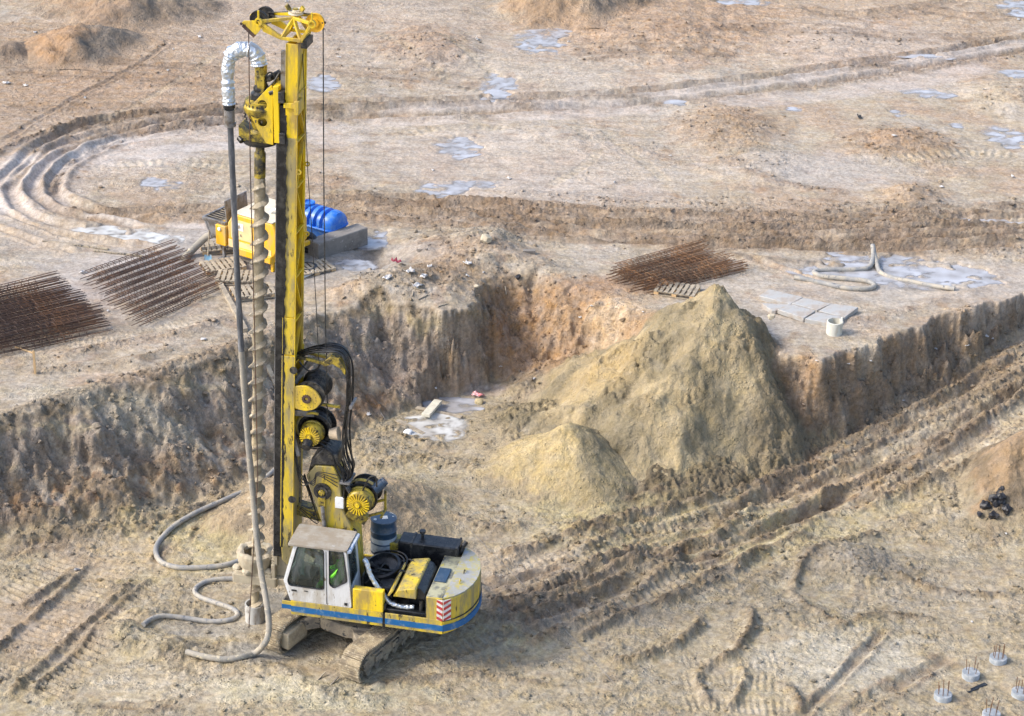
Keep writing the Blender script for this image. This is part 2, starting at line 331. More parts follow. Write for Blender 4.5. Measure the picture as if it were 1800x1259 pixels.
add([(1600, 10), (1700, 30), (1850, 20)], grv(.3, .05, .04)); add([(560, 120), (700, 135), (860, 150)], grv(.3, .03, .02)); add([(1000, 100), (1150, 95), (1300, 105)], grv(.3, .03, .02))
add([(1560, 290), (1700, 270), (1800, 275)], prt(.3, .02, .3)); add([(1290, 300), (1400, 330), (1500, 340)], rdg(.25, .05, C(165, 140, 118), cl=.2)); add([(1080, 250), (1200, 290), (1300, 320)], rdg(.2, .03, C(170, 146, 124), .4, cl=.12))
# ramp into the pit
R1 = [(1900, 510), (1800, 575), (1700, 640), (1600, 692), (1500, 742), (1400, 792), (1300, 838), (1180, 868), (1060, 895)]
add(R1, rdg(.14, .12, cl=.35)); add(off(R1, 0, 22), grv(.2, .1, .05, cs=.4)); add(off(R1, 30, 50), prt(.3, .02, .2))
R2 = [(1900, 600), (1800, 655), (1700, 712), (1600, 762), (1500, 806), (1400, 838), (1300, 868), (1200, 900), (1080, 925)]
add(R2, rdg(.16, .15, cl=.4)); add(off(R2, 10, 22), grv(.2, .12, .05, cs=.4))
R3 = [(1900, 640), (1800, 700), (1700, 762), (1600, 812), (1500, 856), (1420, 890)]
add(R3, rdg(.14, .14, cl=.4)); add(off(R3, 20, 25), prt(.32, .02, .2)); 
R4 = [(1850, 740), (1750, 800), (1680, 845), (1600, 872), (1520, 900)]
add(R4, rdg(.2, .16, cl=.45)); add([(1800, 605), (1700, 672), (1600, 730), (1500, 775), (1380, 822)], rdg(.12, .08, cl=.25))
add([(1500, 870), (1420, 905), (1330, 935), (1220, 970), (1110, 985)], grv(.18, .1, .07)); add([(1380, 850), (1260, 880), (1140, 905), (1040, 935), (980, 925)], rdg(.18, .12, cl=.4))
add([(1300, 925), (1240, 960), (1150, 985), (1060, 1015), (1000, 1042), (900, 1075), (800, 1098)], rdg(.15, .13, cl=.4))
add([(1150, 960), (1080, 985), (1020, 1015), (940, 1045), (850, 1075)], rdg(.16, .15, cl=.45)); add([(1210, 975), (1130, 1040), (1040, 1090), (960, 1120), (920, 1145)], rdg(.16, .13, cl=.4))
add([(1240, 1085), (1190, 1135), (1120, 1160), (1060, 1168)], rdg(.14, .14, cl=.4)); add([(1100, 930), (1040, 965), (1000, 970)], rdg(.12, .12, cl=.3))
add([(1350, 960), (1290, 1010), (1220, 1045), (1140, 1070)], rdg(.13, .1, cl=.3)); add([(1000, 1000), (920, 1020), (850, 1030)], grv(.14, .08, .06))
add([(1260, 990), (1120, 1050), (1000, 1100)], prt(.32, .028, .2)); add([(1180, 960), (1050, 1010), (930, 1050)], prt(.3, .028, .2)); add([(900, 1000), (980, 985), (1060, 960)], prt(.3, .022, .2))
add([(1300, 1070), (1320, 1110), (1290, 1150), (1250, 1165)], rdg(.1, .08, cl=.25)); add([(1295, 1165), (1310, 1200), (1290, 1240), (1270, 1259)], rdg(.1, .1, cl=.3)); add([(1260, 1165), (1225, 1190), (1240, 1230), (1270, 1255)], rdg(.12, .1, cl=.35))
add([(1370, 1195), (1395, 1225), (1405, 1259)], rdg(.12, .1, cl=.3)); add([(1560, 1100), (1500, 1170), (1440, 1230), (1400, 1270)], grv(.12, .06, .04)); add([(1680, 1150), (1560, 1215), (1480, 1270)], grv(.16, .06, .03))
add([(1400, 1030), (1390, 1045), (1450, 1085), (1500, 1110)], rdg(.1, .07, cl=.2)); add([(1340, 1020), (1345, 1060), (1330, 1100)], prt(.28, .02, .17)); add([(1490, 1060), (1540, 1060)], prt(.22, .03, .17))
for yy0 in (1160, 1200, 1240): add([(1180, yy0), (1260, yy0-2), (1400, yy0+4)], prt(.35, .022, .16))
DEPTH = .85
for q, k in (([(840, 1098), (950, 1078), (1050, 1042), (1130, 1000), (1240, 950), (1340, 905)], rdg(.13, .12, cl=.35)), ([(1000, 1132), (1090, 1090), (1160, 1062), (1260, 1010), (1350, 975), (1420, 935)], rdg(.12, .10, cl=.3)),
             ([(860, 985), (950, 962), (1040, 930), (1130, 900)], rdg(.15, .12, cl=.35)), ([(1390, 1048), (1410, 1000), (1470, 965), (1560, 935)], rdg(.12, .10, cl=.3)), ([(1315, 1062), (1318, 1110), (1292, 1150), (1220, 1172)], rdg(.10, .10, cl=.3)),
             ([(880, 1062), (1000, 1030), (1120, 985), (1230, 935), (1330, 880), (1450, 825), (1600, 745), (1800, 632)], grv(.15, .10, .07)), ([(900, 1105), (1020, 1062), (1150, 1015), (1290, 960), (1420, 900), (1560, 835), (1700, 742), (1850, 655)], grv(.15, .10, .07)),
             ([(1000, 905), (1100, 880), (1230, 850), (1340, 812), (1460, 755), (1560, 710), (1700, 625)], grv(.13, .09, .07)), ([(1480, 900), (1560, 870), (1640, 820), (1760, 740)], grv(.15, .09, .07)),
             ([(620, 1215), (800, 1190), (980, 1210)], rdg(.12, .06, cl=.2)), ([(1440, 1115), (1540, 1085), (1660, 1095)], rdg(.12, .06, cl=.2)), ([(1560, 1010), (1650, 1040), (1790, 1050)], rdg(.12, .07, cl=.25))):
    add(q, k)
# crawler prints on the left
L1 = [(-40, 1215), (60, 1130), (140, 1060), (200, 1000)]; add(L1, prt(.34, .055, .19, C(192, 172, 146))); add(off(L1, -42, -10), rdg(.1, .1, cl=.25)); add(off(L1, 40, 18), rdg(.1, .09, cl=.25))
L2 = [(0, 1060), (60, 1020), (120, 975)]; add(L2, prt(.34, .05, .19)); add(off(L2, 20, 20), rdg(.1, .09, cl=.2))
L3 = [(60, 1240), (160, 1150), (230, 1075), (290, 1020)]; add(L3, prt(.32, .055, .19, C(196, 178, 150))); add(off(L3, -22, -6), rdg(.1, .06, cl=.2))
add([(0, 985), (60, 965), (140, 955)], grv(.14, .06, .04)); add([(230, 945), (300, 918), (380, 895)], grv(.1, .05, .03)); add([(270, 1000), (285, 970), (320, 940)], grv(.1, .05, .04)); add([(330, 960), (355, 925), (400, 895)], grv(.08, .04, .03))
add([(150, 1240), (240, 1245), (330, 1238)], grv(.1, .05, .03)); add([(320, 1160), (480, 1175), (560, 1215), (700, 1235)], rdg(.2, .06, C(176, 158, 126), .4, cl=.2))
add([(840, 1010), (920, 1090), (980, 1140)], grv(.15, .05, .03)); add([(720, 1180), (820, 1140), (900, 1110)], prt(.3, .025, .17)); add([(850, 1060), (760, 1110)], prt(.3, .03, .17))
add([(600, 765), (700, 775), (800, 790)], rdg(.2, .1, C(176, 152, 112), .5, cl=.3)); add([(700, 690), (760, 690), (860, 680), (940, 690)], rdg(.2, .06, C(130, 112, 90), .6, cl=.2))
add([(620, 830), (740, 810), (860, 830)], rdg(.3, .08, C(180, 156, 114), .4, cl=.25)); add([(780, 900), (860, 930), (940, 920)], rdg(.25, .08, C(180, 156, 124), .4, cl=.25))
# upper left bank
add([(80, 640), (180, 610), (300, 590), (420, 560)], rdg(.25, .07, C(160, 134, 108), .5, cl=.25)); add([(30, 660), (120, 650), (240, 635), (330, 600)], rdg(.2, .06, C(150, 130, 108), .5, cl=.25))
add([(60, 612), (200, 596), (330, 566), (420, 536)], prt(.3, .012, .15)); add([(1300, 440), (1360, 430)], rdg(.1, .05))
add([(1480, 570), (1600, 545), (1720, 510), (1790, 500)], rdg(.3, .05, C(172, 150, 132), .4, cl=.2))

add([(-60, 752), (60, 716), (180, 682), (310, 642), (400, 614), (480, 584), (570, 548)], rdg(.3, .07, C(140, 124, 100), .5, cl=.35))
add([(0, 968), (200, 938), (303, 915), (400, 884), (480, 848)], rdg(.35, .12, C(150, 132, 104), .5, cl=.4)); add([(1440, 795), (1530, 748), (1640, 684), (1740, 622)], rdg(.3, .10, C(150, 132, 108), .5, cl=.4)); add([(880, 690), (950, 700), (1010, 712)], rdg(.3, .10, C(150, 126, 98), .5, cl=.4))
# the crack in the corner
def crack(x, y, d, s, side, e):
    g = np.exp(-(d/.07)**2)*e; return -0.07*g, .6*np.exp(-(d/.06)**2)*e*(pn(s*2,s*0,7)+.6), C(96, 84, 70), 0*g, None
line_feature([(832, 535), (845, 570), (852, 610), (862, 650), (866, 672)], crack, .6)

# surface roughness: clods everywhere, more where churned
gen = sstep(-0.3, 0.5, fbm(X*0.5, Y*0.5, 3, 100))
low = 1-sstep(0.3, 0.7, T)
wallm = np.sin(np.pi*np.clip(T, 0, 1))
CL = np.clip(CLOD+0.11*gen*low+0.045*gen*(1-low)+0.22*wallm+0.05*low, 0, .5)
clods = 0.5*ridged(X*2.2, Y*2.2, 2, 101)+0.7*(ridged(X*5.5, Y*5.5, 2, 103)-.4)+0.35*pn(X*14, Y*14, 105)
damp = np.where(near, 1.0, 0.15)*(1-0.85*np.clip(WET*1.2, 0, 1))
pb = np.array([G(1300, 900), G(1700, 720), G(950, 1040)])
rampm = np.exp(-(((-(X-pb[0][0])*_rd[1]+(Y-pb[0][1])*_rd[0])/2.6)**2))*low*sstep(-4, 0, X-pb[2][0])
ym = G(1200, 385)[1]; bandm = np.exp(-((Y-ym-.03*(X)+.6*np.sin(X*.2))/2.3)**2)*(1-low)*sstep(-5, -2, X)
wv = 0.35*fbm(X*.25, Y*.25, 2, 118)
f1 = ridged((X*_rd[0]+Y*_rd[1])*.16, (-X*_rd[1]+Y*_rd[0]+wv)*1.15, 2, 116); f2 = ridged(X*.11, (Y+wv*1.4)*1.1, 2, 117)
tf = rampm*(f1-.5)+bandm*(f2-.5)
H = H+(.085*rampm*(f1-.5)+.03*bandm*(f2-.5)); CLOD = np.maximum(CLOD, .22*np.clip(rampm*sstep(.5, 1.1, f1)+bandm*sstep(.5, 1.1, f2), 0, 1))
mixc(.55*rampm*sstep(.6, 1.2, f1)*sstep(-.4, .3, n3), C(150, 128, 102)); mixc(.3*bandm*sstep(.5, 1.2, f2)*sstep(-.4, .3, n3), C(156, 130, 106))
CL = np.clip(CLOD+0.075*gen*low+0.02*gen*(1-low)+0.085*wallm+0.035*low, 0, .5)
ud = X*_rd[0]+Y*_rd[1]; vd = -X*_rd[1]+Y*_rd[0]
drag = 0.5*low*ridged(ud*0.9+3*n1, vd*5.5, 3, 111)*sstep(-.3, .4, n1+.3*n2)+0.5*low*ridged(ud*5+n2, vd*1.0, 3, 112)*sstep(0, .5, -n1)+0.6*(1-low)*ridged(X*.5+Y*.15+n2*.3, Y*4.2-X*.6, 3, 113)
H = H+0.26*CL*clods*damp+0.012*fbm(X*3.5, Y*3.5, 3, 107)*damp+0.024*drag*damp*(1-np.sin(np.pi*np.clip(T,0,1)))
H = H+0.016*low*np.maximum(0, pn(X*6.5, Y*6.5, 115)-.15)*4*gen*damp
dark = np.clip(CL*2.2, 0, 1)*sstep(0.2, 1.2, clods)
mixc(dark*0.28, C(146, 124, 100)*0.9)  # clod colour darkened to stand in for relief shade lost in soft light
# flats for puddles: (px, py, rx, ry, squash seed, tint)
PUD = [(950, 78, .9, 1.5), (990, 60, .5, .8), (880, 150, .65, 1.3), (870, 168, .5, .6), (572, 145, .6, .9), (812, 258, .8, 1.1), (778, 334, .85, .6), (835, 325, .9, .35), (280, 323, .65, .55),
       (1640, 165, 1.0, .5), (1190, 183, .4, .4), (1395, 193, .3, .3), (1680, 220, .3, .3), (1770, 243, .7, 1.2), (1578, 200, .3, .4), (1785, 134, .6, .5),
       (260, 417, 1.1, .55), (180, 404, .8, .3), (1500, 478, 1.8, .6), (1610, 480, 2.2, 1.0), (1690, 485, 1.2, .8), (1480, 452, .8, .3), (1560, 455, 1, .35),
       (760, 757, .85, .75), (800, 715, .9, .55), (650, 418, .7, .7), (620, 470, .6, .5), (1300, 8, 1, .5), (1800, 12, 1, 1.4), (1630, 100, 1, .3), (300, 8, 1, .6), (1740, 390, 1.2, .3), (1420, 545, .5, .35)]
PW = []
for px, py, rx, ry in PUD:
    p = G(px, py); rx *= .85; ry *= .85
    i0, i1 = np.searchsorted(XS, [p[0]-2.2*rx, p[0]+2.2*rx]); j0, j1 = np.searchsorted(YS, [p[1]-2.2*ry, p[1]+2.2*ry])
    s_ = (slice(j0, j1), slice(i0, i1)); xx, yy = X[s_], Y[s_]
    q = ((xx-p[0])/rx)**2+((yy-p[1])/ry)**2+1.5*fbm(xx*1.5, yy*2.2, 4, 120)
    m = 1-sstep(0.55, 1.5, q)
    loc = (np.abs(xx-p[0]) < rx) & (np.abs(yy-p[1]) < ry)
    lvl = float(np.median(H[s_][loc]))
    H[s_] = H[s_]*(1-m)+(lvl-0.045+0.030*fbm(xx*2.5, yy*3.5, 4, 121))*m
    WET[s_] = np.maximum(WET[s_], 0.9*(1-sstep(0.7, 2.2, q)))
    PW.append((p, rx, ry, lvl-0.012))
H = np.where(near, H, H)
from bisect import bisect_left
def ground_z(x, y):
    x = np.atleast_1d(x).astype(float); y = np.atleast_1d(y).astype(float)
    i = np.clip(np.searchsorted(XS, x)-1, 0, len(XS)-2); j = np.clip(np.searchsorted(YS, y)-1, 0, len(YS)-2)
    fx = (x-XS[i])/(XS[i+1]-XS[i]); fy = (y-YS[j])/(YS[j+1]-YS[j])
    return (H[j, i]*(1-fx)+H[j, i+1]*fx)*(1-fy)+(H[j+1, i]*(1-fx)+H[j+1, i+1]*fx)*fy
def gz(x, y): return float(ground_z(x, y)[0])

# ---------------------------------------------------------------- objects and materials
COLL = sc.collection
def tag(o, label=None, cat=None, group=None, kind=None):
    if label: o['label'] = label
    if cat: o['category'] = cat
    if group: o['group'] = group
    if kind: o['kind'] = kind
    return o
def empty(name, loc=(0, 0, 0), rz=0.0):
    o = bpy.data.objects.new(name, None); COLL.objects.link(o); o.location = loc; o.rotation_euler = (0, 0, rz)
    o.empty_display_size = 0.3; return o
def grid_mesh(name, X, Y, Z, mat, col=None, keep=None):
    ny, nx = X.shape; V = np.stack([X, Y, Z], -1).reshape(-1, 3)
    idx = np.arange(ny*nx).reshape(ny, nx)
    q = np.stack([idx[:-1, :-1], idx[:-1, 1:], idx[1:, 1:], idx[1:, :-1]], -1).reshape(-1, 4)
    if keep is not None:
        k = keep.reshape(-1); q = q[k[q].any(axis=1)]
        used = np.zeros(len(V), bool); used[q.reshape(-1)] = True
        new = np.cumsum(used)-1; q = new[q]; V = V[used]
        if col is not None: col = col.reshape(-1, 4)[used]
    me = bpy.data.meshes.new(name)
    me.vertices.add(len(V)); me.vertices.foreach_set('co', V.astype(np.float32).ravel())
    me.loops.add(len(q)*4); me.loops.foreach_set('vertex_index', q.astype(np.int32).ravel())
    me.polygons.add(len(q)); me.polygons.foreach_set('loop_start', (np.arange(len(q))*4).astype(np.int32))
    me.update(calc_edges=True)
    me.polygons.foreach_set('use_smooth', np.ones(len(q), bool))
    if col is not None:
        a = me.color_attributes.new('Col', 'FLOAT_COLOR', 'POINT'); a.data.foreach_set('color', col.reshape(-1, 4).astype(np.float32).ravel())
    me.materials.append(mat)
    o = bpy.data.objects.new(name, me); COLL.objects.link(o); return o
def new_mat(name):
    m = bpy.data.materials.new(name); m.use_nodes = True; n = m.node_tree.nodes; b = n['Principled BSDF']; return m, m.node_tree, b
def N(nt_, t, **k):
    n = nt_.nodes.new(t)
    for a, v in k.items():
        if a.startswith('i_'):
            n.inputs[int(a[2:]) if a[2:].isdigit() else a[2:]].default_value = v
        else: setattr(n, a, v)
    return n
def soil_mat(name, base=None, bump=1.0, vcol=True, var=1.0):
    m, t, b = new_mat(name); L = t.links
    geo = N(t, 'ShaderNodeNewGeometry'); 
    if vcol:
        at = N(t, 'ShaderNodeAttribute', attribute_name='Col'); csock = at.outputs['Color']; asock = at.outputs['Alpha']
    else:
        rgb = N(t, 'ShaderNodeRGB'); rgb.outputs[0].default_value = (*base, 1); csock = rgb.outputs[0]; asock = None
    def noise(scale, det=4, rough=.6):
        n = N(t, 'ShaderNodeTexNoise'); n.inputs['Scale'].default_value = scale; n.inputs['Detail'].default_value = det; n.inputs['Roughness'].default_value = rough
        L.new(geo.outputs['Position'], n.inputs['Vector']); return n
    n1, n2, n3 = noise(1.7, 6, .65), noise(9, 5, .65), noise(42, 3, .6)
    def remap(n, lo, hi, a=.3, c=.7):
        r = N(t, 'ShaderNodeMapRange'); r.inputs[1].default_value = a; r.inputs[2].default_value = c; r.inputs[3].default_value = 1+(lo-1)*var; r.inputs[4].default_value = 1+(hi-1)*var
        L.new(n.outputs[0], r.inputs[0]); return r
    r1, r2, r3 = remap(n1, .80, 1.2), remap(n2, .68, 1.30), remap(n3, .82, 1.16)
    mu = N(t, 'ShaderNodeMath', operation='MULTIPLY'); L.new(r1.outputs[0], mu.inputs[0]); L.new(r2.outputs[0], mu.inputs[1])
    mu2 = N(t, 'ShaderNodeMath', operation='MULTIPLY'); L.new(mu.outputs[0], mu2.inputs[0]); L.new(r3.outputs[0], mu2.inputs[1])
    mp = N(t, 'ShaderNodeMapping'); mp.inputs['Scale'].default_value = (.55, 3.2, 1); mp.inputs['Rotation'].default_value = (0, 0, -.12); L.new(geo.outputs['Position'], mp.inputs['Vector'])
    n5 = noise(1.0, 3, .55); L.new(mp.outputs[0], n5.inputs['Vector']); r5 = remap(n5, .88, 1.12)
    mu3 = N(t, 'ShaderNodeMath', operation='MULTIPLY'); L.new(mu2.outputs[0], mu3.inputs[0]); L.new(r5.outputs[0], mu3.inputs[1]); mu2 = mu3
    vm = N(t, 'ShaderNodeVectorMath', operation='SCALE'); L.new(csock, vm.inputs[0]); L.new(mu2.outputs[0], vm.inputs['Scale'])
    # slight hue drift between warm and grey clay
    hs = N(t, 'ShaderNodeHueSaturation'); n4 = noise(3.2, 4, .6); r4 = remap(n4, .72, 1.18); L.new(r4.outputs[0], hs.inputs['Saturation']); L.new(vm.outputs[0], hs.inputs['Color'])
    L.new(hs.outputs[0], b.inputs['Base Color'])
    if asock is not None:
        rr = N(t, 'ShaderNodeMapRange'); rr.inputs[3].default_value = .95; rr.inputs[4].default_value = .30
        ad = N(t, 'ShaderNodeMath', operation='MULTIPLY_ADD'); ad.inputs[1].default_value = .5; ad.inputs[2].default_value = -.25
        L.new(n2.outputs[0], ad.inputs[0]); a2 = N(t, 'ShaderNodeMath', operation='ADD'); L.new(asock, a2.inputs[0]); L.new(ad.outputs[0], a2.inputs[1])
        L.new(a2.outputs[0], rr.inputs[0]); L.new(rr.outputs[0], b.inputs['Roughness'])
    else: b.inputs['Roughness'].default_value = .95
    vo = N(t, 'ShaderNodeTexVoronoi'); vo.inputs['Scale'].default_value = 11; L.new(geo.outputs['Position'], vo.inputs['Vector'])
    pe = N(t, 'ShaderNodeMapRange'); pe.inputs[1].default_value = .12; pe.inputs[2].default_value = .42; pe.inputs[3].default_value = .55; pe.inputs[4].default_value = 0; L.new(vo.outputs['Distance'], pe.inputs[0])
    pm_ = N(t, 'ShaderNodeMapRange'); pm_.inputs[1].default_value = .5; pm_.inputs[2].default_value = .62; n6 = noise(2.3, 3, .6); L.new(n6.outputs[0], pm_.inputs[0])
    pp_ = N(t, 'ShaderNodeMath', operation='MULTIPLY'); L.new(pe.outputs[0], pp_.inputs[0]); L.new(pm_.outputs[0], pp_.inputs[1])
    n7 = noise(5, 6, .62)
    s1 = N(t, 'ShaderNodeMath', operation='MULTIPLY_ADD'); s1.inputs[1].default_value = 2.2; L.new(n7.outputs[0], s1.inputs[0]); L.new(pp_.outputs[0], s1.inputs[2])
    s2 = N(t, 'ShaderNodeMath', operation='MULTIPLY_ADD'); s2.inputs[1].default_value = .25; L.new(n3.outputs[0], s2.inputs[0]); L.new(s1.outputs[0], s2.inputs[2])
    bp = N(t, 'ShaderNodeBump'); bp.inputs['Strength'].default_value = .9*bump; bp.inputs['Distance'].default_value = .07
    if asock is not None:
        ws_ = N(t, 'ShaderNodeMapRange'); ws_.inputs[1].default_value = 0; ws_.inputs[2].default_value = .5; ws_.inputs[3].default_value = .9; ws_.inputs[4].default_value = .22; L.new(asock, ws_.inputs[0]); L.new(ws_.outputs[0], bp.inputs['Strength'])
    L.new(s2.outputs[0], bp.inputs['Height']); L.new(bp.outputs[0], b.inputs['Normal'])
    b.inputs['Specular IOR Level'].default_value = .35
    return m
M_soil = soil_mat('soil'); M_sand = soil_mat('loose_sand', bump=.75, var=.55)
lum = COL.mean(-1, keepdims=True); COL = (lum+(COL-lum)*.86)*np.array([1.01, 1.0, .965]); WET = np.maximum(WET, .38*low*(1-gen)*sstep(-.2, .3, n2+.2))*(1-np.clip(CLOD*3, 0, 1))
RGBA = np.concatenate([np.clip(COL, 0.02, .8), np.clip(WET, 0, 1)[..., None]], -1)
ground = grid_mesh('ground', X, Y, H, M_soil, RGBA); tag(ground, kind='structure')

# puddles: thin muddy water that thins out to nothing at the shore
def water_mat(name, c0, c1, rough):
    m, t, b = new_mat(name); g_ = N(t, 'ShaderNodeNewGeometry'); nn = N(t, 'ShaderNodeTexNoise'); nn.inputs['Scale'].default_value = 1.6; nn.inputs['Detail'].default_value = 6; t.links.new(g_.outputs['Position'], nn.inputs['Vector'])
    cr = N(t, 'ShaderNodeMix', data_type='RGBA'); cr.inputs[6].default_value = (*c0, 1); cr.inputs[7].default_value = (*c1, 1); mr = N(t, 'ShaderNodeMapRange'); mr.inputs[1].default_value = .35; mr.inputs[2].default_value = .65
    t.links.new(nn.outputs[0], mr.inputs[0]); t.links.new(mr.outputs[0], cr.inputs[0]); t.links.new(cr.outputs[2], b.inputs['Base Color']); b.inputs['Roughness'].default_value = rough
    at = N(t, 'ShaderNodeAttribute', attribute_name='Col'); t.links.new(at.outputs['Alpha'], b.inputs['Alpha']); return m
mw = water_mat('puddle_water', (.34, .33, .33), (.50, .51, .55), .12)
mm_ = water_mat('cement_milk', (.46, .44, .41), (.68, .69, .68), .3)
for k, (p, rx, ry, lv) in enumerate(PW):
    gx = np.arange(p[0]-2.1*rx, p[0]+2.1*rx, .05); gy = np.arange(p[1]-2.1*ry, p[1]+2.1*ry, .05)
    a, c = np.meshgrid(gx, gy); hh = ground_z(a.ravel(), c.ravel()).reshape(a.shape)
    q = ((a-p[0])/rx)**2+((c-p[1])/ry)**2+.6*fbm(a*1.7, c*2.4, 4, 122)
    al = sstep(-.012, .045, lv-hh+.012*fbm(a*4, c*5, 3, 123))*(1-sstep(1.3, 2.3, q))*.95
    o = grid_mesh('puddle', a, c, np.full(a.shape, lv), mm_ if k in (16, 17, 23) else mw, col=np.stack([al]*4, -1), keep=(hh < lv+.01) & (q < 2.35)); tag(o, kind='structure')

# ---------------------------------------------------------------- sand and earth heaps
def heap(name, cones, label, col, grp=None, cat='earth heap', slope=.66, res=.045, rough=.05, pad=.5, colfn=None, clodf=None, wob=.35, asym=0.0):
    """cones: (x, y, top z) apexes; each falls at the angle of repose"""
    rmax = max((c[2]-gz(c[0], c[1]))/slope for c in cones)+pad
    x0 = min(c[0] for c in cones)-rmax; x1 = max(c[0] for c in cones)+rmax; y0 = min(c[1] for c in cones)-rmax; y1 = max(c[1] for c in cones)+rmax
    a, b_ = np.meshgrid(np.arange(x0, x1, res), np.arange(y0, y1, res))
    wx = a+wob*fbm(a*.5, b_*.5, 3, 130)+.05*fbm(a*3, b_*3, 2, 131); wy = b_+wob*fbm(a*.5, b_*.5, 3, 132)
    z = np.full(a.shape, -99.0)
    for c in cones:
        d = np.hypot((wx-c[0])*(1+asym*sstep(0, .6, wx-c[0])), wy-c[1]); ang = np.arctan2(wy-c[1], wx-c[0])
        sl_ = (c[3] if len(c) > 3 else slope)*(1+.10*np.sin(ang*3+c[0])+.05*np.sin(ang*7))
        zz = c[2]-sl_*(np.sqrt(d*d+.09)-.2)
        kk = 10.0
        z = np.where(z < -50, zz, np.logaddexp(kk*z, kk*zz)/kk)
    g = ground_z(a.ravel(), b_.ravel()).reshape(a.shape)
    above = np.clip((z-g)/.5, 0, 1)
    cl = clodf(a, b_, z) if clodf else 0.25*sstep(0, .6, fbm(a*.8, b_*.8, 3, 134))
    foot = 1-sstep(0, .5, z-g)
    z = z+rough*(fbm(a*1.6, b_*1.6, 4, 135)+0.10*ridged(np.arctan2(b_-cones[0][1], a-cones[0][0])*5, np.hypot(a-cones[0][0], b_-cones[0][1])*.6, 3, 139)-.3)*above+(cl+.25*foot)*.13*(ridged(a*5, b_*5, 2, 136)-.2)+(.012+.05*cl)*pn(a*11, b_*11, 137)
    cc = np.ones(a.shape+(3,))*np.asarray(col)
    if colfn is not None: cc = colfn(a, b_, z, cc)
    ig = np.clip(np.searchsorted(XS, a.ravel())-1, 0, len(XS)-1); jg = np.clip(np.searchsorted(YS, b_.ravel())-1, 0, len(YS)-1)
    gcol = COL[jg, ig].reshape(a.shape+(3,)); fb = (1-sstep(.0, .35, z-g+.16*fbm(a*2.5, b_*2.5, 3, 150)))[..., None]; cc = cc*(1-fb)+gcol*fb
    n = fbm(a*1.2, b_*1.2, 3, 138)[..., None]
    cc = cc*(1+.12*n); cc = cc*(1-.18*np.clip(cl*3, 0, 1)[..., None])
    rg = np.concatenate([np.clip(cc, .02, .8), np.zeros(a.shape+(1,))], -1)
    zs = (z-g)/.09; z = np.where(zs > 12, z-.015, g-.015+.09*np.log1p(np.exp(np.minimum(zs, 12))))
    o = grid_mesh(name, a, b_, z, M_sand, rg, keep=(z > g+.002)); tag(o, label, cat, grp); return o
def apex(pbase, papex, slope=.66, zb=0.0):
    """apex position of a heap whose near foot and top show at these pixels"""
    b_ = unp(pbase[0], pbase[1], zb); best = None
    for h in np.arange(.2, 5, .02):
        p = unp(papex[0], papex[1], zb+h); e = abs(h-slope*math.hypot(p[0]-b_[0], p[1]-b_[1])*1.0)
        if best is None or e < best[0]: best = (e, p)
    return best[1]
def two(ca, cb, sc_=1.0, sd_=140):
    ca, cb = np.asarray(ca), np.asarray(cb)
    def f(a, b_, z, cc):
        m = sstep(-.25, .35, fbm(a*sc_, b_*sc_, 3, sd_))[..., None]; return ca*(1-m)+cb*m
    return f
SAND, SANDG, SANDY = C(180, 163, 128), C(150, 138, 111), C(206, 180, 130)
A = apex((1250, 842), (1262, 499), .86, .3)
B2 = unp(1115, 600, 2.35); B3 = unp(1010, 735, .75); B4 = unp(1290, 590, 3.2); B5 = unp(1330, 560, 3.3); B6 = unp(1215, 520, 4.0)
print('main heap apex', A, B2)
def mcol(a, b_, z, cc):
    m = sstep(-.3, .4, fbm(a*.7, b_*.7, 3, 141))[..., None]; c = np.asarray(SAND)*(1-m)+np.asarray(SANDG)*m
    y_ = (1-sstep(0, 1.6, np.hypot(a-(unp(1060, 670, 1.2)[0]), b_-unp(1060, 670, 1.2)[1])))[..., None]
    c = c*(1-y_*.85)+np.asarray(SANDY)*y_*.85  # yellow sand of the left ridge, brightened as its sunlit side
    g_ = sstep(.1, 1.2, a-A[0]+.3*fbm(a, b_, 2, 142)-.3)[..., None]*.45  # right flank greyed: its shaded side painted into the colour
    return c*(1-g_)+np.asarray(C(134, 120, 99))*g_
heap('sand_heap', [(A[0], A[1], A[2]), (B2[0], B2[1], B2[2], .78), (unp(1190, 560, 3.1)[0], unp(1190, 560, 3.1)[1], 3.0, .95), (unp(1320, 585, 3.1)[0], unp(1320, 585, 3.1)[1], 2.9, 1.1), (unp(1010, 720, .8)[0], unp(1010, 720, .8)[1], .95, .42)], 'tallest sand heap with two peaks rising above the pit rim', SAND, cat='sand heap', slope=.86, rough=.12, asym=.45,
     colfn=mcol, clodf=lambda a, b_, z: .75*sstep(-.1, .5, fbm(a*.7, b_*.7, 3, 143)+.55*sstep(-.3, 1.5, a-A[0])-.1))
A2 = apex((1000, 898), (1003, 744), .70)
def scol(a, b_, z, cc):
    m = sstep(-.1, .5, a-A2[0]-.05+.25*fbm(a, b_, 2, 144))[..., None]; return np.asarray(C(194, 174, 130))*(1-m)+np.asarray(C(160, 146, 114))*m  # sunlit left and shaded right sides painted into the sand colour
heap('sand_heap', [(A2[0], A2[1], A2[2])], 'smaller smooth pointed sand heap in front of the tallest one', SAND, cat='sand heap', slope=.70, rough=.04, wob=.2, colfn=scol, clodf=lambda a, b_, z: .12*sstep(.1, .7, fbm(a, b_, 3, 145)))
c_ = [unp(1210, 768, .85), unp(1165, 795, .7), unp(1258, 800, .6)]
heap('clod_heap', [(q[0], q[1], q[2]) for q in c_], 'low dark cloddy heap at the foot of the tallest sand heap', C(140, 126, 100), slope=.55, rough=.1, clodf=lambda a, b_, z: .55+0*a, colfn=two(C(146, 132, 104), C(128, 115, 92)))
A3 = apex((400, 965), (530, 830), .55); A3b = unp(640, 850, 1.0)
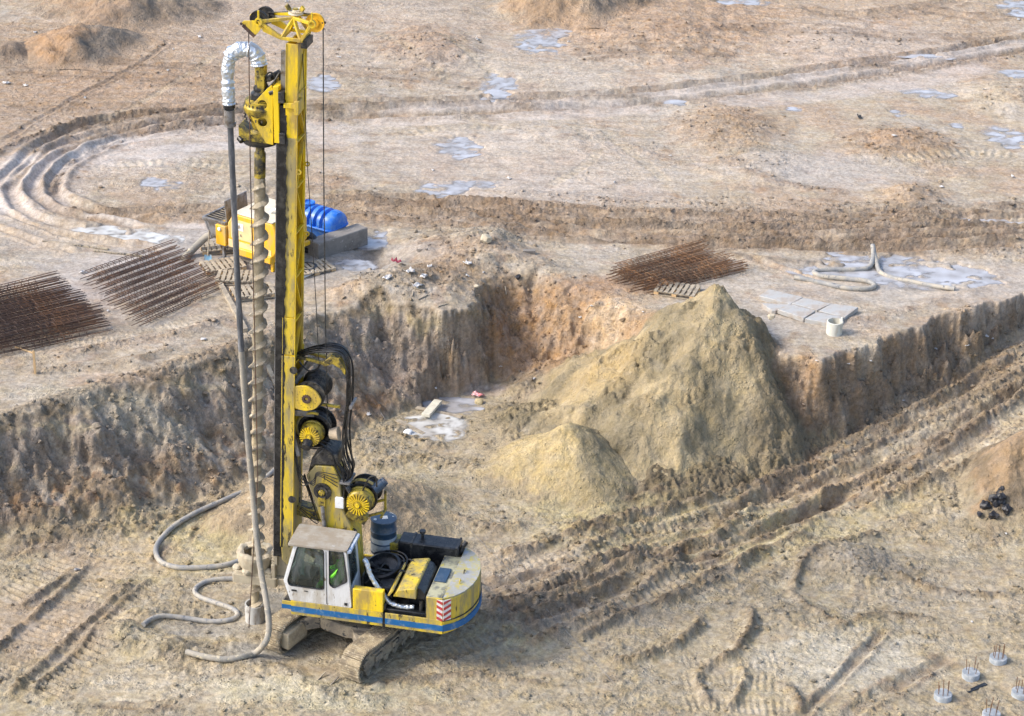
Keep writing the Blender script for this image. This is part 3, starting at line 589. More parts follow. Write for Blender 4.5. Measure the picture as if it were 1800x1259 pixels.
heap('sand_heap', [(A3[0], A3[1], min(A3[2], 1.5)), (A3b[0]+.3, A3b[1], 1.1)], 'sand heap behind the drilling rig and the auger', SAND, cat='sand heap', slope=.60, rough=.07, colfn=two(C(180, 160, 130), C(156, 140, 117)), clodf=lambda a, b_, z: .2*sstep(0, .6, fbm(a, b_, 3, 146)))
def far(apx, h, rest, label, ca, cb, slope=.45):
    zb = ZU; p = unp(apx[0], apx[1], zb+h); cs = [(p[0], p[1], p[2])]
    for ax, ay, hh in rest:
        q = unp(ax, ay, zb+hh); cs.append((q[0], q[1], q[2]))
    def cf(a, b_, z, cc):
        m = sstep(-.35, .35, (a-p[0]-.5)/1.2+.5*fbm(a*.8, b_*.8, 3, 147))[..., None]; return np.asarray(ca)*(1-m)+np.asarray(cb)*m  # first colour paints the sunlit left slope, second the shaded right slope
    heap('earth_heap', cs, label, ca, 'earth heaps at the far edge of the site', slope=slope, rough=.12, res=.09, colfn=cf, clodf=lambda a, b_, z: .3*sstep(-.2, .5, fbm(a*.6, b_*.6, 3, 148)))
far((128, 44), .95, [(190, 54, .6), (158, 46, .8)], 'orange-brown earth heap with its right flank painted as grey shade near the top left corner', C(180, 148, 116), C(142, 130, 116), .5)
far((215, -28), 1.2, [(290, -12, .8), (140, -25, .8), (350, -4, .35)], 'long brown earth heap behind the orange-brown heap at the top left', C(168, 144, 120), C(152, 136, 118), .5)
far((15, 72), .5, [], 'low dark earth mound at the left edge of the far ground', C(150, 132, 114), C(130, 116, 104))
far((1005, -45), 1.5, [(960, -25, .9), (1080, -40, 1.2)], 'brown earth heap cut by the top edge in the middle', C(176, 150, 122), C(152, 136, 118), .55)
q = unp(1890, 780, 1.2); q2 = unp(1850, 860, .7)
q = unp(1850, 755, 2.0); q2 = unp(1790, 860, .85)
heap('earth_heap', [(q[0], q[1], 2.2, .85), (q2[0], q2[1], .95, .8)], 'orange clay heap with rubbish at the right edge of the pit', C(194, 160, 122), slope=.7, rough=.1, colfn=two(C(174, 148, 116), C(140, 124, 102)), clodf=lambda a, b_, z: .3*sstep(0, .5, fbm(a, b_, 3, 149)))

# ================================================================ mesh building kit
class MB:
    def __init__(s): s.v = []; s.f = []; s.sm = []
    def add(s, vs, fs, smooth=False):
        o = len(s.v); s.v += [tuple(map(float, p)) for p in vs]; s.f += [tuple(i+o for i in f) for f in fs]; s.sm += [smooth]*len(fs); return s
    def box(s, c, d, rz=0, M=None):
        hx, hy, hz = d[0]/2, d[1]/2, d[2]/2
        P = [Vector((x, y, z)) for z in (-hz, hz) for x, y in ((-hx, -hy), (hx, -hy), (hx, hy), (-hx, hy))]
        R3 = M if M is not None else Matrix.Rotation(rz, 3, 'Z')
        return s.add([R3 @ p+Vector(c) for p in P], [(3, 2, 1, 0), (4, 5, 6, 7), (0, 1, 5, 4), (1, 2, 6, 5), (2, 3, 7, 6), (3, 0, 4, 7)])
    def b2(s, x0, x1, y0, y1, z0, z1): return s.box(((x0+x1)/2, (y0+y1)/2, (z0+z1)/2), (abs(x1-x0), abs(y1-y0), abs(z1-z0)))
    def bar(s, a, b, w, h=None, up=(0, 0, 1)):
        a, b = Vector(a), Vector(b); h = h or w; d = b-a; l = d.length; d.normalize(); u = Vector(up)
        if abs(d.dot(u)) > .95: u = Vector((1, 0, 0))
        sd = d.cross(u).normalized(); u = sd.cross(d).normalized(); R3 = Matrix((d, sd, u)).transposed()
        return s.box((a+b)/2, (l, w, h), M=R3)
    def prism(s, poly, a0, a1, ax='y'):
        """polygon in the plane across axis ax, swept from a0 to a1"""
        def m(p, q):
            return {'y': (p[0], q, p[1]), 'z': (p[0], p[1], q), 'x': (q, p[0], p[1])}[ax]
        n = len(poly); V = [m(p, a0) for p in poly]+[m(p, a1) for p in poly]
        F = [tuple(range(n))[::-1], tuple(range(n, 2*n))]+[(i, (i+1) % n, n+(i+1) % n, n+i) for i in range(n)]
        return s.add(V, F)
    def tube(s, pts, r, n=8, caps=True, smooth=True):
        P = [Vector(p) for p in pts]; m = len(P); V = []; F = []
        rr = r if hasattr(r, '__len__') else [r]*m
        t0 = (P[1]-P[0]).normalized(); u = t0.orthogonal().normalized()
        for i in range(m):
            t = (P[min(i+1, m-1)]-P[max(i-1, 0)]).normalized(); u = (u-t*u.dot(t))
            if u.length < 1e-6: u = t.orthogonal()
            u.normalize(); w = t.cross(u)
            for k in range(n):
                a = 2*math.pi*k/n; V.append(P[i]+(u*math.cos(a)+w*math.sin(a))*rr[i])
        for i in range(m-1):
            for k in range(n):
                F.append((i*n+k, i*n+(k+1) % n, (i+1)*n+(k+1) % n, (i+1)*n+k))
        s.add(V, F, smooth)
        if caps:
            s.add(V[:n], [tuple(range(n))[::-1]]); s.add(V[-n:], [tuple(range(n))])
        return s
    def cyl(s, a, b, r, r2=None, n=20): return s.tube([a, b], [r, r if r2 is None else r2], n)
    def lathe(s, prof, o=(0, 0, 0), ax=(0, 0, 1), n=28, smooth=True):
        ax = Vector(ax).normalized(); u = ax.orthogonal().normalized(); w = ax.cross(u); o = Vector(o); V = []; F = []
        for r, h in prof:
            for k in range(n):
                a = 2*math.pi*k/n; V.append(o+ax*h+(u*math.cos(a)+w*math.sin(a))*max(r, .0005))
        for i in range(len(prof)-1):
            for k in range(n): F.append((i*n+k, i*n+(k+1) % n, (i+1)*n+(k+1) % n, (i+1)*n+k))
        return s.add(V, F, smooth)
    def disc_axis_bolts(s, o, ax, r, n, br, h):
        ax = Vector(ax).normalized(); u = ax.orthogonal().normalized(); w = ax.cross(u); o = Vector(o)
        for k in range(n):
            a = 2*math.pi*k/n; c = o+(u*math.cos(a)+w*math.sin(a))*r; s.cyl(c, c+ax*h, br, n=6)
        return s
    def panel(s, outer, holes, a0, a1, ax='y'):
        bm = bmesh.new(); E = []
        for loop in [outer]+holes:
            vs = [bm.verts.new((p[0], p[1], 0)) for p in loop]
            E += [bm.edges.new((vs[i], vs[(i+1) % len(vs)])) for i in range(len(vs))]
        bmesh.ops.triangle_fill(bm, use_beauty=True, use_dissolve=False, edges=E)
        bm.verts.index_update(); pts = [(v.co.x, v.co.y) for v in bm.verts]; tris = [tuple(v.index for v in f.verts) for f in bm.faces]; bm.free()
        def m(p, q): return {'y': (p[0], q, p[1]), 'z': (p[0], p[1], q), 'x': (q, p[0], p[1])}[ax]
        n = len(pts); V = [m(p, a0) for p in pts]+[m(p, a1) for p in pts]
        F = [t for t in tris]+[tuple(i+n for i in t)[::-1] for t in tris]
        o = 0
        for loop in [outer]+holes:
            l = len(loop); F += [(o+i, o+(i+1) % l, n+o+(i+1) % l, n+o+i) for i in range(l)]; o += l
        return s.add(V, F)
    def build(s, name, mat, parent=None, bevel=0, xf=None):
        me = bpy.data.meshes.new(name)
        V = s.v if xf is None else [xf(*p) for p in s.v]
        me.from_pydata(V, [], s.f); me.polygons.foreach_set('use_smooth', s.sm)
        bm = bmesh.new(); bm.from_mesh(me); bmesh.ops.recalc_face_normals(bm, faces=bm.faces); bm.to_mesh(me); bm.free()
        me.materials.append(mat); me.update()
        try: me.set_sharp_from_angle(angle=math.radians(42))
        except Exception: pass
        o = bpy.data.objects.new(name, me); COLL.objects.link(o)
        if parent is not None: o.parent = parent
        if bevel:
            b = o.modifiers.new('bevel', 'BEVEL'); b.width = bevel; b.segments = 2; b.limit_method = 'ANGLE'; b.angle_limit = math.radians(35); b.harden_normals = False
        return o
def rr(pts, r=.05, n=4):
    """polygon with rounded corners"""
    out = []; m = len(pts)
    for i in range(m):
        p0, p1, p2 = Vector(pts[i-1]), Vector(pts[i]), Vector(pts[(i+1) % m])
        a = (p0-p1); b = (p2-p1); ra = min(r, a.length*.45, b.length*.45); a = p1+a.normalized()*ra; b = p1+b.normalized()*ra
        for k in range(n+1):
            t = k/n; q = a*(1-t)**2+p1*2*t*(1-t)+b*t*t; out.append((q.x, q.y))
    return out
def circ(cx_, cy_, r, n=20): return [(cx_+r*math.cos(2*math.pi*k/n), cy_+r*math.sin(2*math.pi*k/n)) for k in range(n)]
def scaled(pts, k, c=None):
    c = c or (sum(p[0] for p in pts)/len(pts), sum(p[1] for p in pts)/len(pts)); return [(c[0]+(p[0]-c[0])*k, c[1]+(p[1]-c[1])*k) for p in pts]

def mat(name, col, rough=.55, metal=0.0, dirt=None, amt=.4, scale=3.0, dirt2=None, amt2=.0, scale2=9.0, bump=.0, bscale=30, streak=False, spec=.5):
    m, t, b = new_mat(name); Lk = t.links; tc = N(t, 'ShaderNodeTexCoord'); src = tc.outputs['Object']
    if streak:
        mp = N(t, 'ShaderNodeMapping'); mp.inputs['Scale'].default_value = (1, 1, .28); Lk.new(src, mp.inputs['Vector']); src = mp.outputs[0]
    def ns(sc_, d=5, ro=.65):
        n = N(t, 'ShaderNodeTexNoise'); n.inputs['Scale'].default_value = sc_; n.inputs['Detail'].default_value = d; n.inputs['Roughness'].default_value = ro; Lk.new(src, n.inputs['Vector']); return n
    cur = None
    rgb = N(t, 'ShaderNodeRGB'); rgb.outputs[0].default_value = (*col, 1); cur = rgb.outputs[0]
    v = ns(scale*.6); r0 = N(t, 'ShaderNodeMapRange'); r0.inputs[1].default_value = .3; r0.inputs[2].default_value = .7; r0.inputs[3].default_value = .82; r0.inputs[4].default_value = 1.15; Lk.new(v.outputs[0], r0.inputs[0])
    vm = N(t, 'ShaderNodeVectorMath', operation='SCALE'); Lk.new(cur, vm.inputs[0]); Lk.new(r0.outputs[0], vm.inputs['Scale']); cur = vm.outputs[0]
    rsock = None
    for d, a, s_, hard in ((dirt, amt, scale, .16), (dirt2, amt2, scale2, .06)):
        if d is None or a <= 0: continue
        n = ns(s_, 7, .7); r = N(t, 'ShaderNodeMapRange'); th = .5+(.5-a)*.42; r.inputs[1].default_value = th-hard*.5; r.inputs[2].default_value = th+hard*.5; Lk.new(n.outputs[0], r.inputs[0])
        mx = N(t, 'ShaderNodeMix', data_type='RGBA'); Lk.new(r.outputs[0], mx.inputs[0]); Lk.new(cur, mx.inputs[6]); mx.inputs[7].default_value = (*d, 1); cur = mx.outputs[2]; rsock = r.outputs[0]
    Lk.new(cur, b.inputs['Base Color']); b.inputs['Metallic'].default_value = metal; b.inputs['Specular IOR Level'].default_value = spec
    rn = ns(scale*2.2); r2 = N(t, 'ShaderNodeMapRange'); r2.inputs[3].default_value = max(.05, rough-.14); r2.inputs[4].default_value = min(1, rough+.2); Lk.new(rn.outputs[0], r2.inputs[0]); Lk.new(r2.outputs[0], b.inputs['Roughness'])
    if bump:
        bn = ns(bscale, 4); bp = N(t, 'ShaderNodeBump'); bp.inputs['Strength'].default_value = bump; bp.inputs['Distance'].default_value = .02; Lk.new(bn.outputs[0], bp.inputs['Height']); Lk.new(bp.outputs[0], b.inputs['Normal'])
    return m
MUD = (.40, .33, .22); GRS = (.018, .018, .02)
m_yel = mat('yellow_paint', (.82, .58, .015), .42, dirt=(.42, .30, .08), amt=.46, scale=2.6, dirt2=(.14, .10, .04), amt2=.12, scale2=11, streak=True)
m_yeld = mat('worn_yellow_paint', (.66, .48, .035), .5, dirt=(.30, .25, .12), amt=.52, scale=2.5, dirt2=(.06, .05, .03), amt2=.26, scale2=6, streak=True)
m_yelg = mat('greasy_yellow_paint', (.46, .34, .04), .4, dirt=(.05, .045, .03), amt=.45, scale=3.5, dirt2=(.02, .02, .02), amt2=.32, scale2=9)
m_yelo = mat('orange_yellow_paint', (.80, .44, .02), .45, dirt=(.5, .36, .14), amt=.3, scale=3, streak=True)
m_blk = mat('black_grease', (.012, .013, .016), .28, dirt=(.05, .05, .05), amt=.35, scale=5)
m_dark = mat('dark_steel', (.035, .036, .04), .45, dirt=(.13, .115, .09), amt=.35, scale=5, dirt2=(.01, .01, .01), amt2=.4, scale2=12)
m_grey = mat('grey_steel', (.26, .26, .27), .42, dirt=(.12, .10, .08), amt=.4, scale=5, metal=.3)
m_white = mat('white_cab_paint', (.68, .69, .70), .35, dirt=(.46, .43, .38), amt=.36, scale=3, dirt2=(.22, .17, .12), amt2=.16, scale2=14, streak=True)
m_roof = mat('dusty_roof', (.35, .325, .285), .9, dirt=(.29, .25, .20), amt=.5, scale=4, dirt2=(.55, .56, .6), amt2=.1, scale2=9)
m_blue = mat('blue_stripe_paint', (.008, .12, .33), .45, dirt=(.22, .30, .36), amt=.22, scale=4, dirt2=(.2, .17, .12), amt2=.15, scale2=10)
m_mud = mat('dried_mud', (.44, .37, .25), .92, dirt=(.30, .25, .18), amt=.4, scale=4, dirt2=(.56, .50, .38), amt2=.25, scale2=9, bump=.6, bscale=22)
m_mudl = mat('pale_slurry_coat', (.44, .39, .29), .85, dirt=(.40, .34, .25), amt=.4, scale=5, bump=.5, bscale=20)
m_shoe = mat('muddy_track_steel', (.40, .33, .22), .85, dirt=(.20, .165, .12), amt=.45, scale=3, dirt2=(.5, .44, .32), amt2=.3, scale2=8, bump=.6, bscale=16)
m_side = mat('muddy_frame_steel', (.20, .175, .145), .75, dirt=(.38, .32, .23), amt=.55, scale=3, dirt2=(.06, .06, .06), amt2=.35, scale2=6, bump=.4, bscale=16)
m_rub = mat('rubber_hose', (.075, .082, .095), .5, dirt=(.24, .25, .27), amt=.4, scale=3, streak=True)
m_rubm = mat('muddy_rubber_hose', (.33, .30, .25), .75, dirt=(.20, .20, .19), amt=.42, scale=3, dirt2=(.50, .44, .32), amt2=.3, scale2=6, bump=.3)
m_hose = mat('grey_hose', (.27, .27, .265), .6, dirt=(.42, .38, .31), amt=.45, scale=2.5, dirt2=(.12, .13, .15), amt2=.25, scale2=8)
m_conc = mat('concrete', (.44, .43, .41), .85, dirt=(.32, .30, .27), amt=.4, scale=3, bump=.3, bscale=30)
m_concd = mat('damp_concrete', (.24, .22, .20), .85, dirt=(.16, .145, .13), amt=.45, scale=2.5, dirt2=(.38, .36, .33), amt2=.2, scale2=5, bump=.3)
m_pile = mat('fresh_concrete', (.27, .30, .33), .7, dirt=(.40, .42, .44), amt=.4, scale=6, bump=.3)
m_slab = mat('wet_slab_concrete', (.44, .44, .43), .5, dirt=(.38, .33, .28), amt=.42, scale=2, dirt2=(.28, .27, .26), amt2=.15, scale2=7)
m_rust = mat('rusty_rebar', (.085, .052, .040), .8, dirt=(.22, .10, .04), amt=.35, scale=2, dirt2=(.05, .04, .04), amt2=.35, scale2=4)
m_rusto = mat('orange_rusty_rebar', (.15, .085, .05), .8, dirt=(.30, .15, .06), amt=.4, scale=2, dirt2=(.08, .05, .04), amt2=.35, scale2=4)
m_wood = mat('weathered_wood', (.42, .36, .27), .85, dirt=(.26, .22, .17), amt=.45, scale=4)
m_woodn = mat('fresh_wood', (.62, .42, .22), .75, dirt=(.5, .36, .2), amt=.3, scale=5)
m_tank = mat('blue_plastic', (.015, .15, .62), .36, dirt=(.10, .25, .58), amt=.35, scale=4)
m_drum = mat('navy_drum_paint', (.03, .065, .12), .35, dirt=(.10, .13, .17), amt=.3, scale=5)
m_drumw = mat('pale_drum_band', (.45, .50, .55), .45, dirt=(.25, .28, .32), amt=.3, scale=6)
m_paper = mat('white_label', (.75, .75, .72), .7)
m_red = mat('red_paint', (.50, .05, .05), .5, dirt=(.3, .1, .08), amt=.3, scale=6)
m_wht = mat('white_reflective', (.72, .70, .70), .5, dirt=(.45, .4, .36), amt=.3, scale=8)
m_green = mat('hi_vis_green', (.22, .85, .05), .7)
m_skin = mat('skin', (.45, .26, .18), .6)
m_cloth = mat('dark_cloth', (.05, .055, .07), .85)
m_seat = mat('seat_fabric', (.06, .06, .065), .8)
m_plastic = mat('white_plastic', (.78, .80, .82), .4, dirt=(.5, .5, .5), amt=.2, scale=8)
m_pinkp = mat('red_bag_plastic', (.75, .12, .12), .5, dirt=(.8, .7, .7), amt=.5, scale=9)
m_stone = mat('pale_stone', (.55, .48, .36), .9, dirt=(.42, .36, .26), amt=.4, scale=5, bump=.5)
m_char = mat('charred_lump', (.02, .02, .024), .4, dirt=(.12, .12, .13), amt=.25, scale=5, bump=.8, bscale=14)
# foil wrapping, crinkled
m_foil, t, b = new_mat('foil_wrap'); b.inputs['Base Color'].default_value = (.62, .68, .76, 1); b.inputs['Metallic'].default_value = .75; b.inputs['Roughness'].default_value = .34
tc = N(t, 'ShaderNodeTexCoord'); vo = N(t, 'ShaderNodeTexVoronoi'); vo.inputs['Scale'].default_value = 11; t.links.new(tc.outputs['Object'], vo.inputs['Vector'])
nz = N(t, 'ShaderNodeTexNoise'); nz.inputs['Scale'].default_value = 16; nz.inputs['Detail'].default_value = 4; t.links.new(tc.outputs['Object'], nz.inputs['Vector'])
ad = N(t, 'ShaderNodeMath', operation='ADD'); t.links.new(vo.outputs['Distance'], ad.inputs[0]); t.links.new(nz.outputs[0], ad.inputs[1])
bp = N(t, 'ShaderNodeBump'); bp.inputs['Strength'].default_value = .9; bp.inputs['Distance'].default_value = .03; t.links.new(ad.outputs[0], bp.inputs['Height']); t.links.new(bp.outputs[0], b.inputs['Normal'])
# cab glass: tinted, dusty, reflecting
m_glass, t, b = new_mat('cab_glass'); t.nodes.remove(b); out = [n for n in t.nodes if n.type == 'OUTPUT_MATERIAL'][0]
tr = N(t, 'ShaderNodeBsdfTransparent'); tr.inputs[0].default_value = (.60, .68, .66, 1); gl = N(t, 'ShaderNodeBsdfGlossy'); gl.inputs['Roughness'].default_value = .06; gl.inputs[0].default_value = (.9, .95, 1, 1)
fr = N(t, 'ShaderNodeFresnel'); fr.inputs[0].default_value = 1.5; mx1 = N(t, 'ShaderNodeMixShader'); t.links.new(fr.outputs[0], mx1.inputs[0]); t.links.new(tr.outputs[0], mx1.inputs[1]); t.links.new(gl.outputs[0], mx1.inputs[2])
df = N(t, 'ShaderNodeBsdfDiffuse'); df.inputs[0].default_value = (.36, .38, .38, 1); tc = N(t, 'ShaderNodeTexCoord'); mp = N(t, 'ShaderNodeMapping'); mp.inputs['Scale'].default_value = (3.4, 3.4, 1.2); t.links.new(tc.outputs['Object'], mp.inputs[0])
nz = N(t, 'ShaderNodeTexNoise'); nz.inputs['Scale'].default_value = 1.6; nz.inputs['Detail'].default_value = 6; t.links.new(mp.outputs[0], nz.inputs['Vector']); mr = N(t, 'ShaderNodeMapRange'); mr.inputs[1].default_value = .48; mr.inputs[2].default_value = .72; mr.inputs[3].default_value = .02; mr.inputs[4].default_value = .30
t.links.new(nz.outputs[0], mr.inputs[0]); mx2 = N(t, 'ShaderNodeMixShader'); t.links.new(mr.outputs[0], mx2.inputs[0]); t.links.new(mx1.outputs[0], mx2.inputs[1]); t.links.new(df.outputs[0], mx2.inputs[2]); t.links.new(mx2.outputs[0], out.inputs[0])

# ================================================================ the drilling rig
RO = Vector((-2.95, 0, 0)); RA = math.radians(169)
rig = empty('drilling_rig', RO, RA)
tag(rig, 'yellow crawler drilling rig with tall mast, auger and white cab standing in the pit', 'drilling rig')
ground_near = gz(-3.2, -.3)
EX = Vector((math.cos(RA), math.sin(RA), 0)); EY = Vector((-math.sin(RA), math.cos(RA), 0))
def W2L(p): d = Vector(p)-RO; return Vector((d.dot(EX), d.dot(EY), d.z))
def rigw(x, y, z): return RO+EX*x+EY*y+Vector((0, 0, z))
# tracks, turned against the upper deck
TD = Vector((.50, .866, 0)); TN = Vector((-.866, .50, 0))
def track(center):
    # work in world, convert to rig space
    def xf(x, y, z): return W2L(center+TD*x+TN*y+Vector((0, 0, z)))
    Ln, hh, wd = 3.5, .72, .52; R_ = hh/2; st = Ln/2-R_
    def path(s_):
        P_ = 4*st+2*math.pi*R_; s_ %= P_
        if s_ < 2*st: return (-st+s_, hh), 0
        s_ -= 2*st
        if s_ < math.pi*R_: a = s_/R_; return (st+R_*math.sin(a), R_+R_*math.cos(a)), a
        s_ -= math.pi*R_
        if s_ < 2*st: return (st-s_, 0), math.pi
        s_ -= 2*st; a = s_/R_; return (-st-R_*math.sin(a), R_-R_*math.cos(a)), math.pi+a
    per = 4*st+2*math.pi*R_; n = 44; belt = MB()
    for k in range(n):
        (x, z), a = path(k*per/n); c_, s_ = math.cos(-a), math.sin(-a)
        sag = -.035*math.sin(math.pi*(x+st)/(2*st)) if a == 0 and abs(x) < st else 0
        M3 = Matrix(((c_, 0, -s_), (0, 1, 0), (s_, 0, c_)))
        belt.box((x, 0, z+sag), (per/n*.93, wd, .035), M=M3)
        for q in (-.28, .05, .36):
            o = M3 @ Vector((q*per/n, 0, .03)); belt.box((x+o.x, 0, z+sag+o.z), (.016, wd*.98, .035), M=M3)
    bo = belt.build('track_belt', m_shoe, rig, xf=xf)
    lk = MB()
    for k in range(n):
        (x, z), a = path((k+.5)*per/n); c_, s_ = math.cos(-a), math.sin(-a); M3 = Matrix(((c_, 0, -s_), (0, 1, 0), (s_, 0, c_)))
        for yy in (-.09, .09):
            o = M3 @ Vector((0, 0, -.055)); lk.box((x+o.x, yy, z+o.z), (per/n*.8, .035, .07), M=M3)
    lk.build('chain_link', m_side, bo, xf=xf)
    fm = MB(); fm.prism([(-st-.05, .22), (-st+.2, .14), (st-.2, .14), (st+.05, .22), (st+.05, .48), (st-.25, .58), (-st+.25, .58), (-st-.05, .48)], -.17, .17)
    fm.b2(-st+.3, st-.3, -.235, .235, .46, .50)
    for xx in (-1.0, -.3, .4, 1.0): fm.b2(xx, xx+.28, -.225, .225, .24, .38)
    fo = fm.build('track_frame', m_side, rig, xf=xf, bevel=.01)
    for xx in np.linspace(-st+.1, st-.1, 8):
        r = MB().cyl((xx, -.2, .12), (xx, .2, .12), .085, n=18); r.cyl((xx, -.215, .12), (xx, .215, .12), .03, n=10); r.build('track_roller', m_side, fo, xf=xf)
    for xx, nm in ((-st, 'idler_wheel'), (st, 'drive_sprocket')):
        r = MB().cyl((xx, -.12, R_), (xx, .12, R_), R_-.085, n=26); r.cyl((xx, -.235, R_), (xx, .235, R_), .13, n=18)
        r.disc_axis_bolts(Vector((xx, .235, R_)), (0, 1, 0), .09, 8, .014, .015); r.disc_axis_bolts(Vector((xx, -.235, R_)), (0, -1, 0), .09, 8, .014, .015); r.build(nm, m_side, fo, xf=xf)
    # mud caked on the guard at the front
    return bo
TC1 = Vector((-3.37, -1.86, 0))+TD*1.52; TC2 = TC1+TN*2.2
for c_ in (TC1, TC2):
    track(Vector((c_.x, c_.y, gz(c_.x, c_.y)*0+.02)))
TCm = (TC1+TC2)/2
def txf(x, y, z): return W2L(TCm+TD*x+TN*y+Vector((0, 0, z)))
cb = MB(); cb.prism([(-.55, -.85), (.55, -.85), (.75, -.3), (.75, .3), (.55, .85), (-.55, .85), (-.75, .3), (-.75, -.3)], .42, .74, 'z')
for sx in (-1, 1):
    for sy in (-1, 1): cb.bar((sx*.35, sy*.35, .56), (sx*.95, sy*.95, .50), .34, .28)
cb.cyl((0, 0, .72), (0, 0, .96), .52, n=32)
cb.build('undercarriage_frame', m_side, rig, xf=txf, bevel=.015)
g = MB(); q = W2L(TCm); g.cyl((q.x, q.y, .94), (q.x, q.y, 1.06), .60, n=40); g.disc_axis_bolts((q.x, q.y, .95), (0, 0, -1), .56, 24, .018, .02); g.build('slewing_ring', m_dark, rig)
stp = MB(); stp.prism([(-1.62, .2), (-1.62, .62), (-1.0, .62), (-.85, .3), (-.85, .2)], -.86, -.60); stp.build('mud_caked_guard', m_mud, rig, xf=lambda x, y, z: W2L(TC2+TD*x+TN*(y+.45)+Vector((0, 0, z))), bevel=.03)
for dy in (-.12, .18):
    p = TC1-TD*1.75+TN*(.45+dy*1.2); MB().bar((p.x, p.y, .1), (p.x-.02-.34*TD.x, p.y-.34*TD.y, .03), .03).build('cleaning_rod', m_side, rig, xf=lambda x, y, z: W2L((x, y, z)))

# deck
ARC = [(-1.80, 1.21), (-2.02, 1.04), (-2.21, .78), (-2.33, .45), (-2.38, .10), (-2.36, -.28), (-2.25, -.66), (-2.06, -.95), (-1.80, -1.15)]
dk = MB(); dk.prism([(1.76, 1.18), (1.76, -1.15), (-1.80, -1.15), (-1.80, 1.18)], 1.06, 1.40, 'z'); dk.b2(1.76, 1.98, .78, 1.17, 1.20, 1.34)
deck = dk.build('deck', m_dark, rig, bevel=.01)
sk = MB(); sk.b2(-.40, 1.76, 1.18, 1.215, 1.07, 1.435); sk.b2(-1.80, -.46, 1.18, 1.215, 1.07, 1.435); sk.b2(1.76, 1.98, 1.175, 1.2, 1.30, 1.40); sk.b2(-1.80, 1.76, -1.19, -1.15, 1.07, 1.435)
sk.b2(1.76, 1.79, -.2, 1.15, 1.07, 1.36)
skirt = sk.build('side_skirt', m_yeld, rig, bevel=.006)
st_ = MB(); st_.b2(-.40, 1.76, 1.216, 1.222, 1.15, 1.30); st_.b2(-1.80, -.46, 1.216, 1.222, 1.15, 1.30); st_.b2(1.76, 1.99, 1.201, 1.207, 1.20, 1.31); st_.build('blue_stripe', m_blue, skirt)
MB().b2(-.455, -.405, 1.17, 1.212, 1.05, 1.43).build('skirt_gap_plate', m_blk, rig)
# counterweight
cw = MB(); ins = [(-1.80+.0, 1.19)]+[(x*1.0, y*.985) for x, y in ARC[1:-1]]+[(-1.80, -1.13)]
low = [(x+.06 if x < -1.9 else x, y*.97) for x, y in ARC]
cw.prism(ARC, 1.12, 1.985, 'z')
cweight = cw.build('counterweight', m_yeld, rig, bevel=.03)
lw = MB(); lw.prism(low, 1.04, 1.12, 'z'); lw.build('counterweight_base', m_yeld, cweight, bevel=.02)
top = MB(); top.prism(scaled(ARC, .985, (-1.8, 0)), 1.986, 2.012, 'z'); top.build('counterweight_top', mat('scuffed_top_paint', (.34, .34, .31), .5, dirt=(.46, .38, .06), amt=.4, scale=3, dirt2=(.36, .37, .40), amt2=.35, scale2=5), cweight, bevel=.004)
bs = MB()
def arcstrip(mb, z0, z1, o0, o1, a=0, b=len(ARC)-1):
    P = smooth_line([np.array(p) for p in ARC[a:b+1]], 4); cx0 = np.array((-1.2, 0))
    for i in range(len(P)-1):
        q = []
        for p in (P[i], P[i+1]):
            d = (p-cx0)/np.linalg.norm(p-cx0); q.append((p+d*o0, p+d*o1))
        V = [(*q[0][0], z0), (*q[1][0], z0), (*q[1][0], z1), (*q[0][0], z1), (*q[0][1], z0), (*q[1][1], z0), (*q[1][1], z1), (*q[0][1], z1)]
        mb.add(V, [(0, 1, 2, 3), (7, 6, 5, 4), (0, 4, 5, 1), (3, 2, 6, 7), (0, 3, 7, 4), (1, 5, 6, 2)], True)
arcstrip(bs, 1.15, 1.31, -.03, .024); bs.build('blue_stripe', m_blue, cweight)
sm_ = MB(); arcstrip(sm_, 1.415, 1.432, -.03, .022); sm_.build('seam', m_dark, cweight)
for yy in (.42, -.02):
    e = MB(); e.tube([(-2.02+.06*math.cos(a)*.0, yy+.055*math.cos(a), 2.01+.075*math.sin(a)) for a in np.linspace(0, math.pi, 9)], .014, 7); e.build('lifting_eye', m_yeld, cweight)
for yy in (.25, .37): 
    e = MB(); 
MB().b2(-1.80, -1.42, 1.16, 1.205, 1.43, 2.0).build('rear_side_panel', m_yeld, rig, bevel=.01); MB().b2(-1.79, -1.42, -1.15, -1.12, 1.43, 2.0).build('rear_side_panel', m_yeld, rig, bevel=.01)
# red and white chevron boards at the corner
hz = MB().b2(-1.795, -1.66, 1.206, 1.212, 1.40, 1.97); hb = hz.build('warning_board', m_wht, rig)
hs_ = MB()
for k in range(4):
    z = 1.40+k*.15; pts = [(-1.66, z+.06), (-1.66, z+.135), (-1.795, z+.07), (-1.795, z-.005)]
    pts = [(x, min(max(zz, 1.402), 1.968)) for x, zz in pts]; hs_.prism(pts, 1.2125, 1.2155)
hs_.build('red_stripe', m_red, hb)
d_ = np.array(ARC[1])-np.array(ARC[0]); d_ /= np.linalg.norm(d_); nn_ = np.array([d_[1], -d_[0]]); nn_ = nn_ if nn_[1] > 0 else -nn_
p0 = np.array(ARC[0])+nn_*.012; hz = MB()
def hzb(mb, u0, u1, zl, zr, o0, o1):
    A_ = [(u0, zl[0]), (u1, zr[0]), (u1, zr[1]), (u0, zl[1])]; V = [(*(p0+d_*u+nn_*o0), z) for u, z in A_]+[(*(p0+d_*u+nn_*o1), z) for u, z in A_]
    mb.add(V, [(0, 1, 2, 3), (7, 6, 5, 4), (0, 4, 5, 1), (1, 5, 6, 2), (2, 6, 7, 3), (3, 7, 4, 0)])
hzb(hz, .01, .20, (1.42, 1.97), (1.42, 1.97), -.01, .004); hb2 = hz.build('warning_board', m_wht, rig); hs_ = MB()
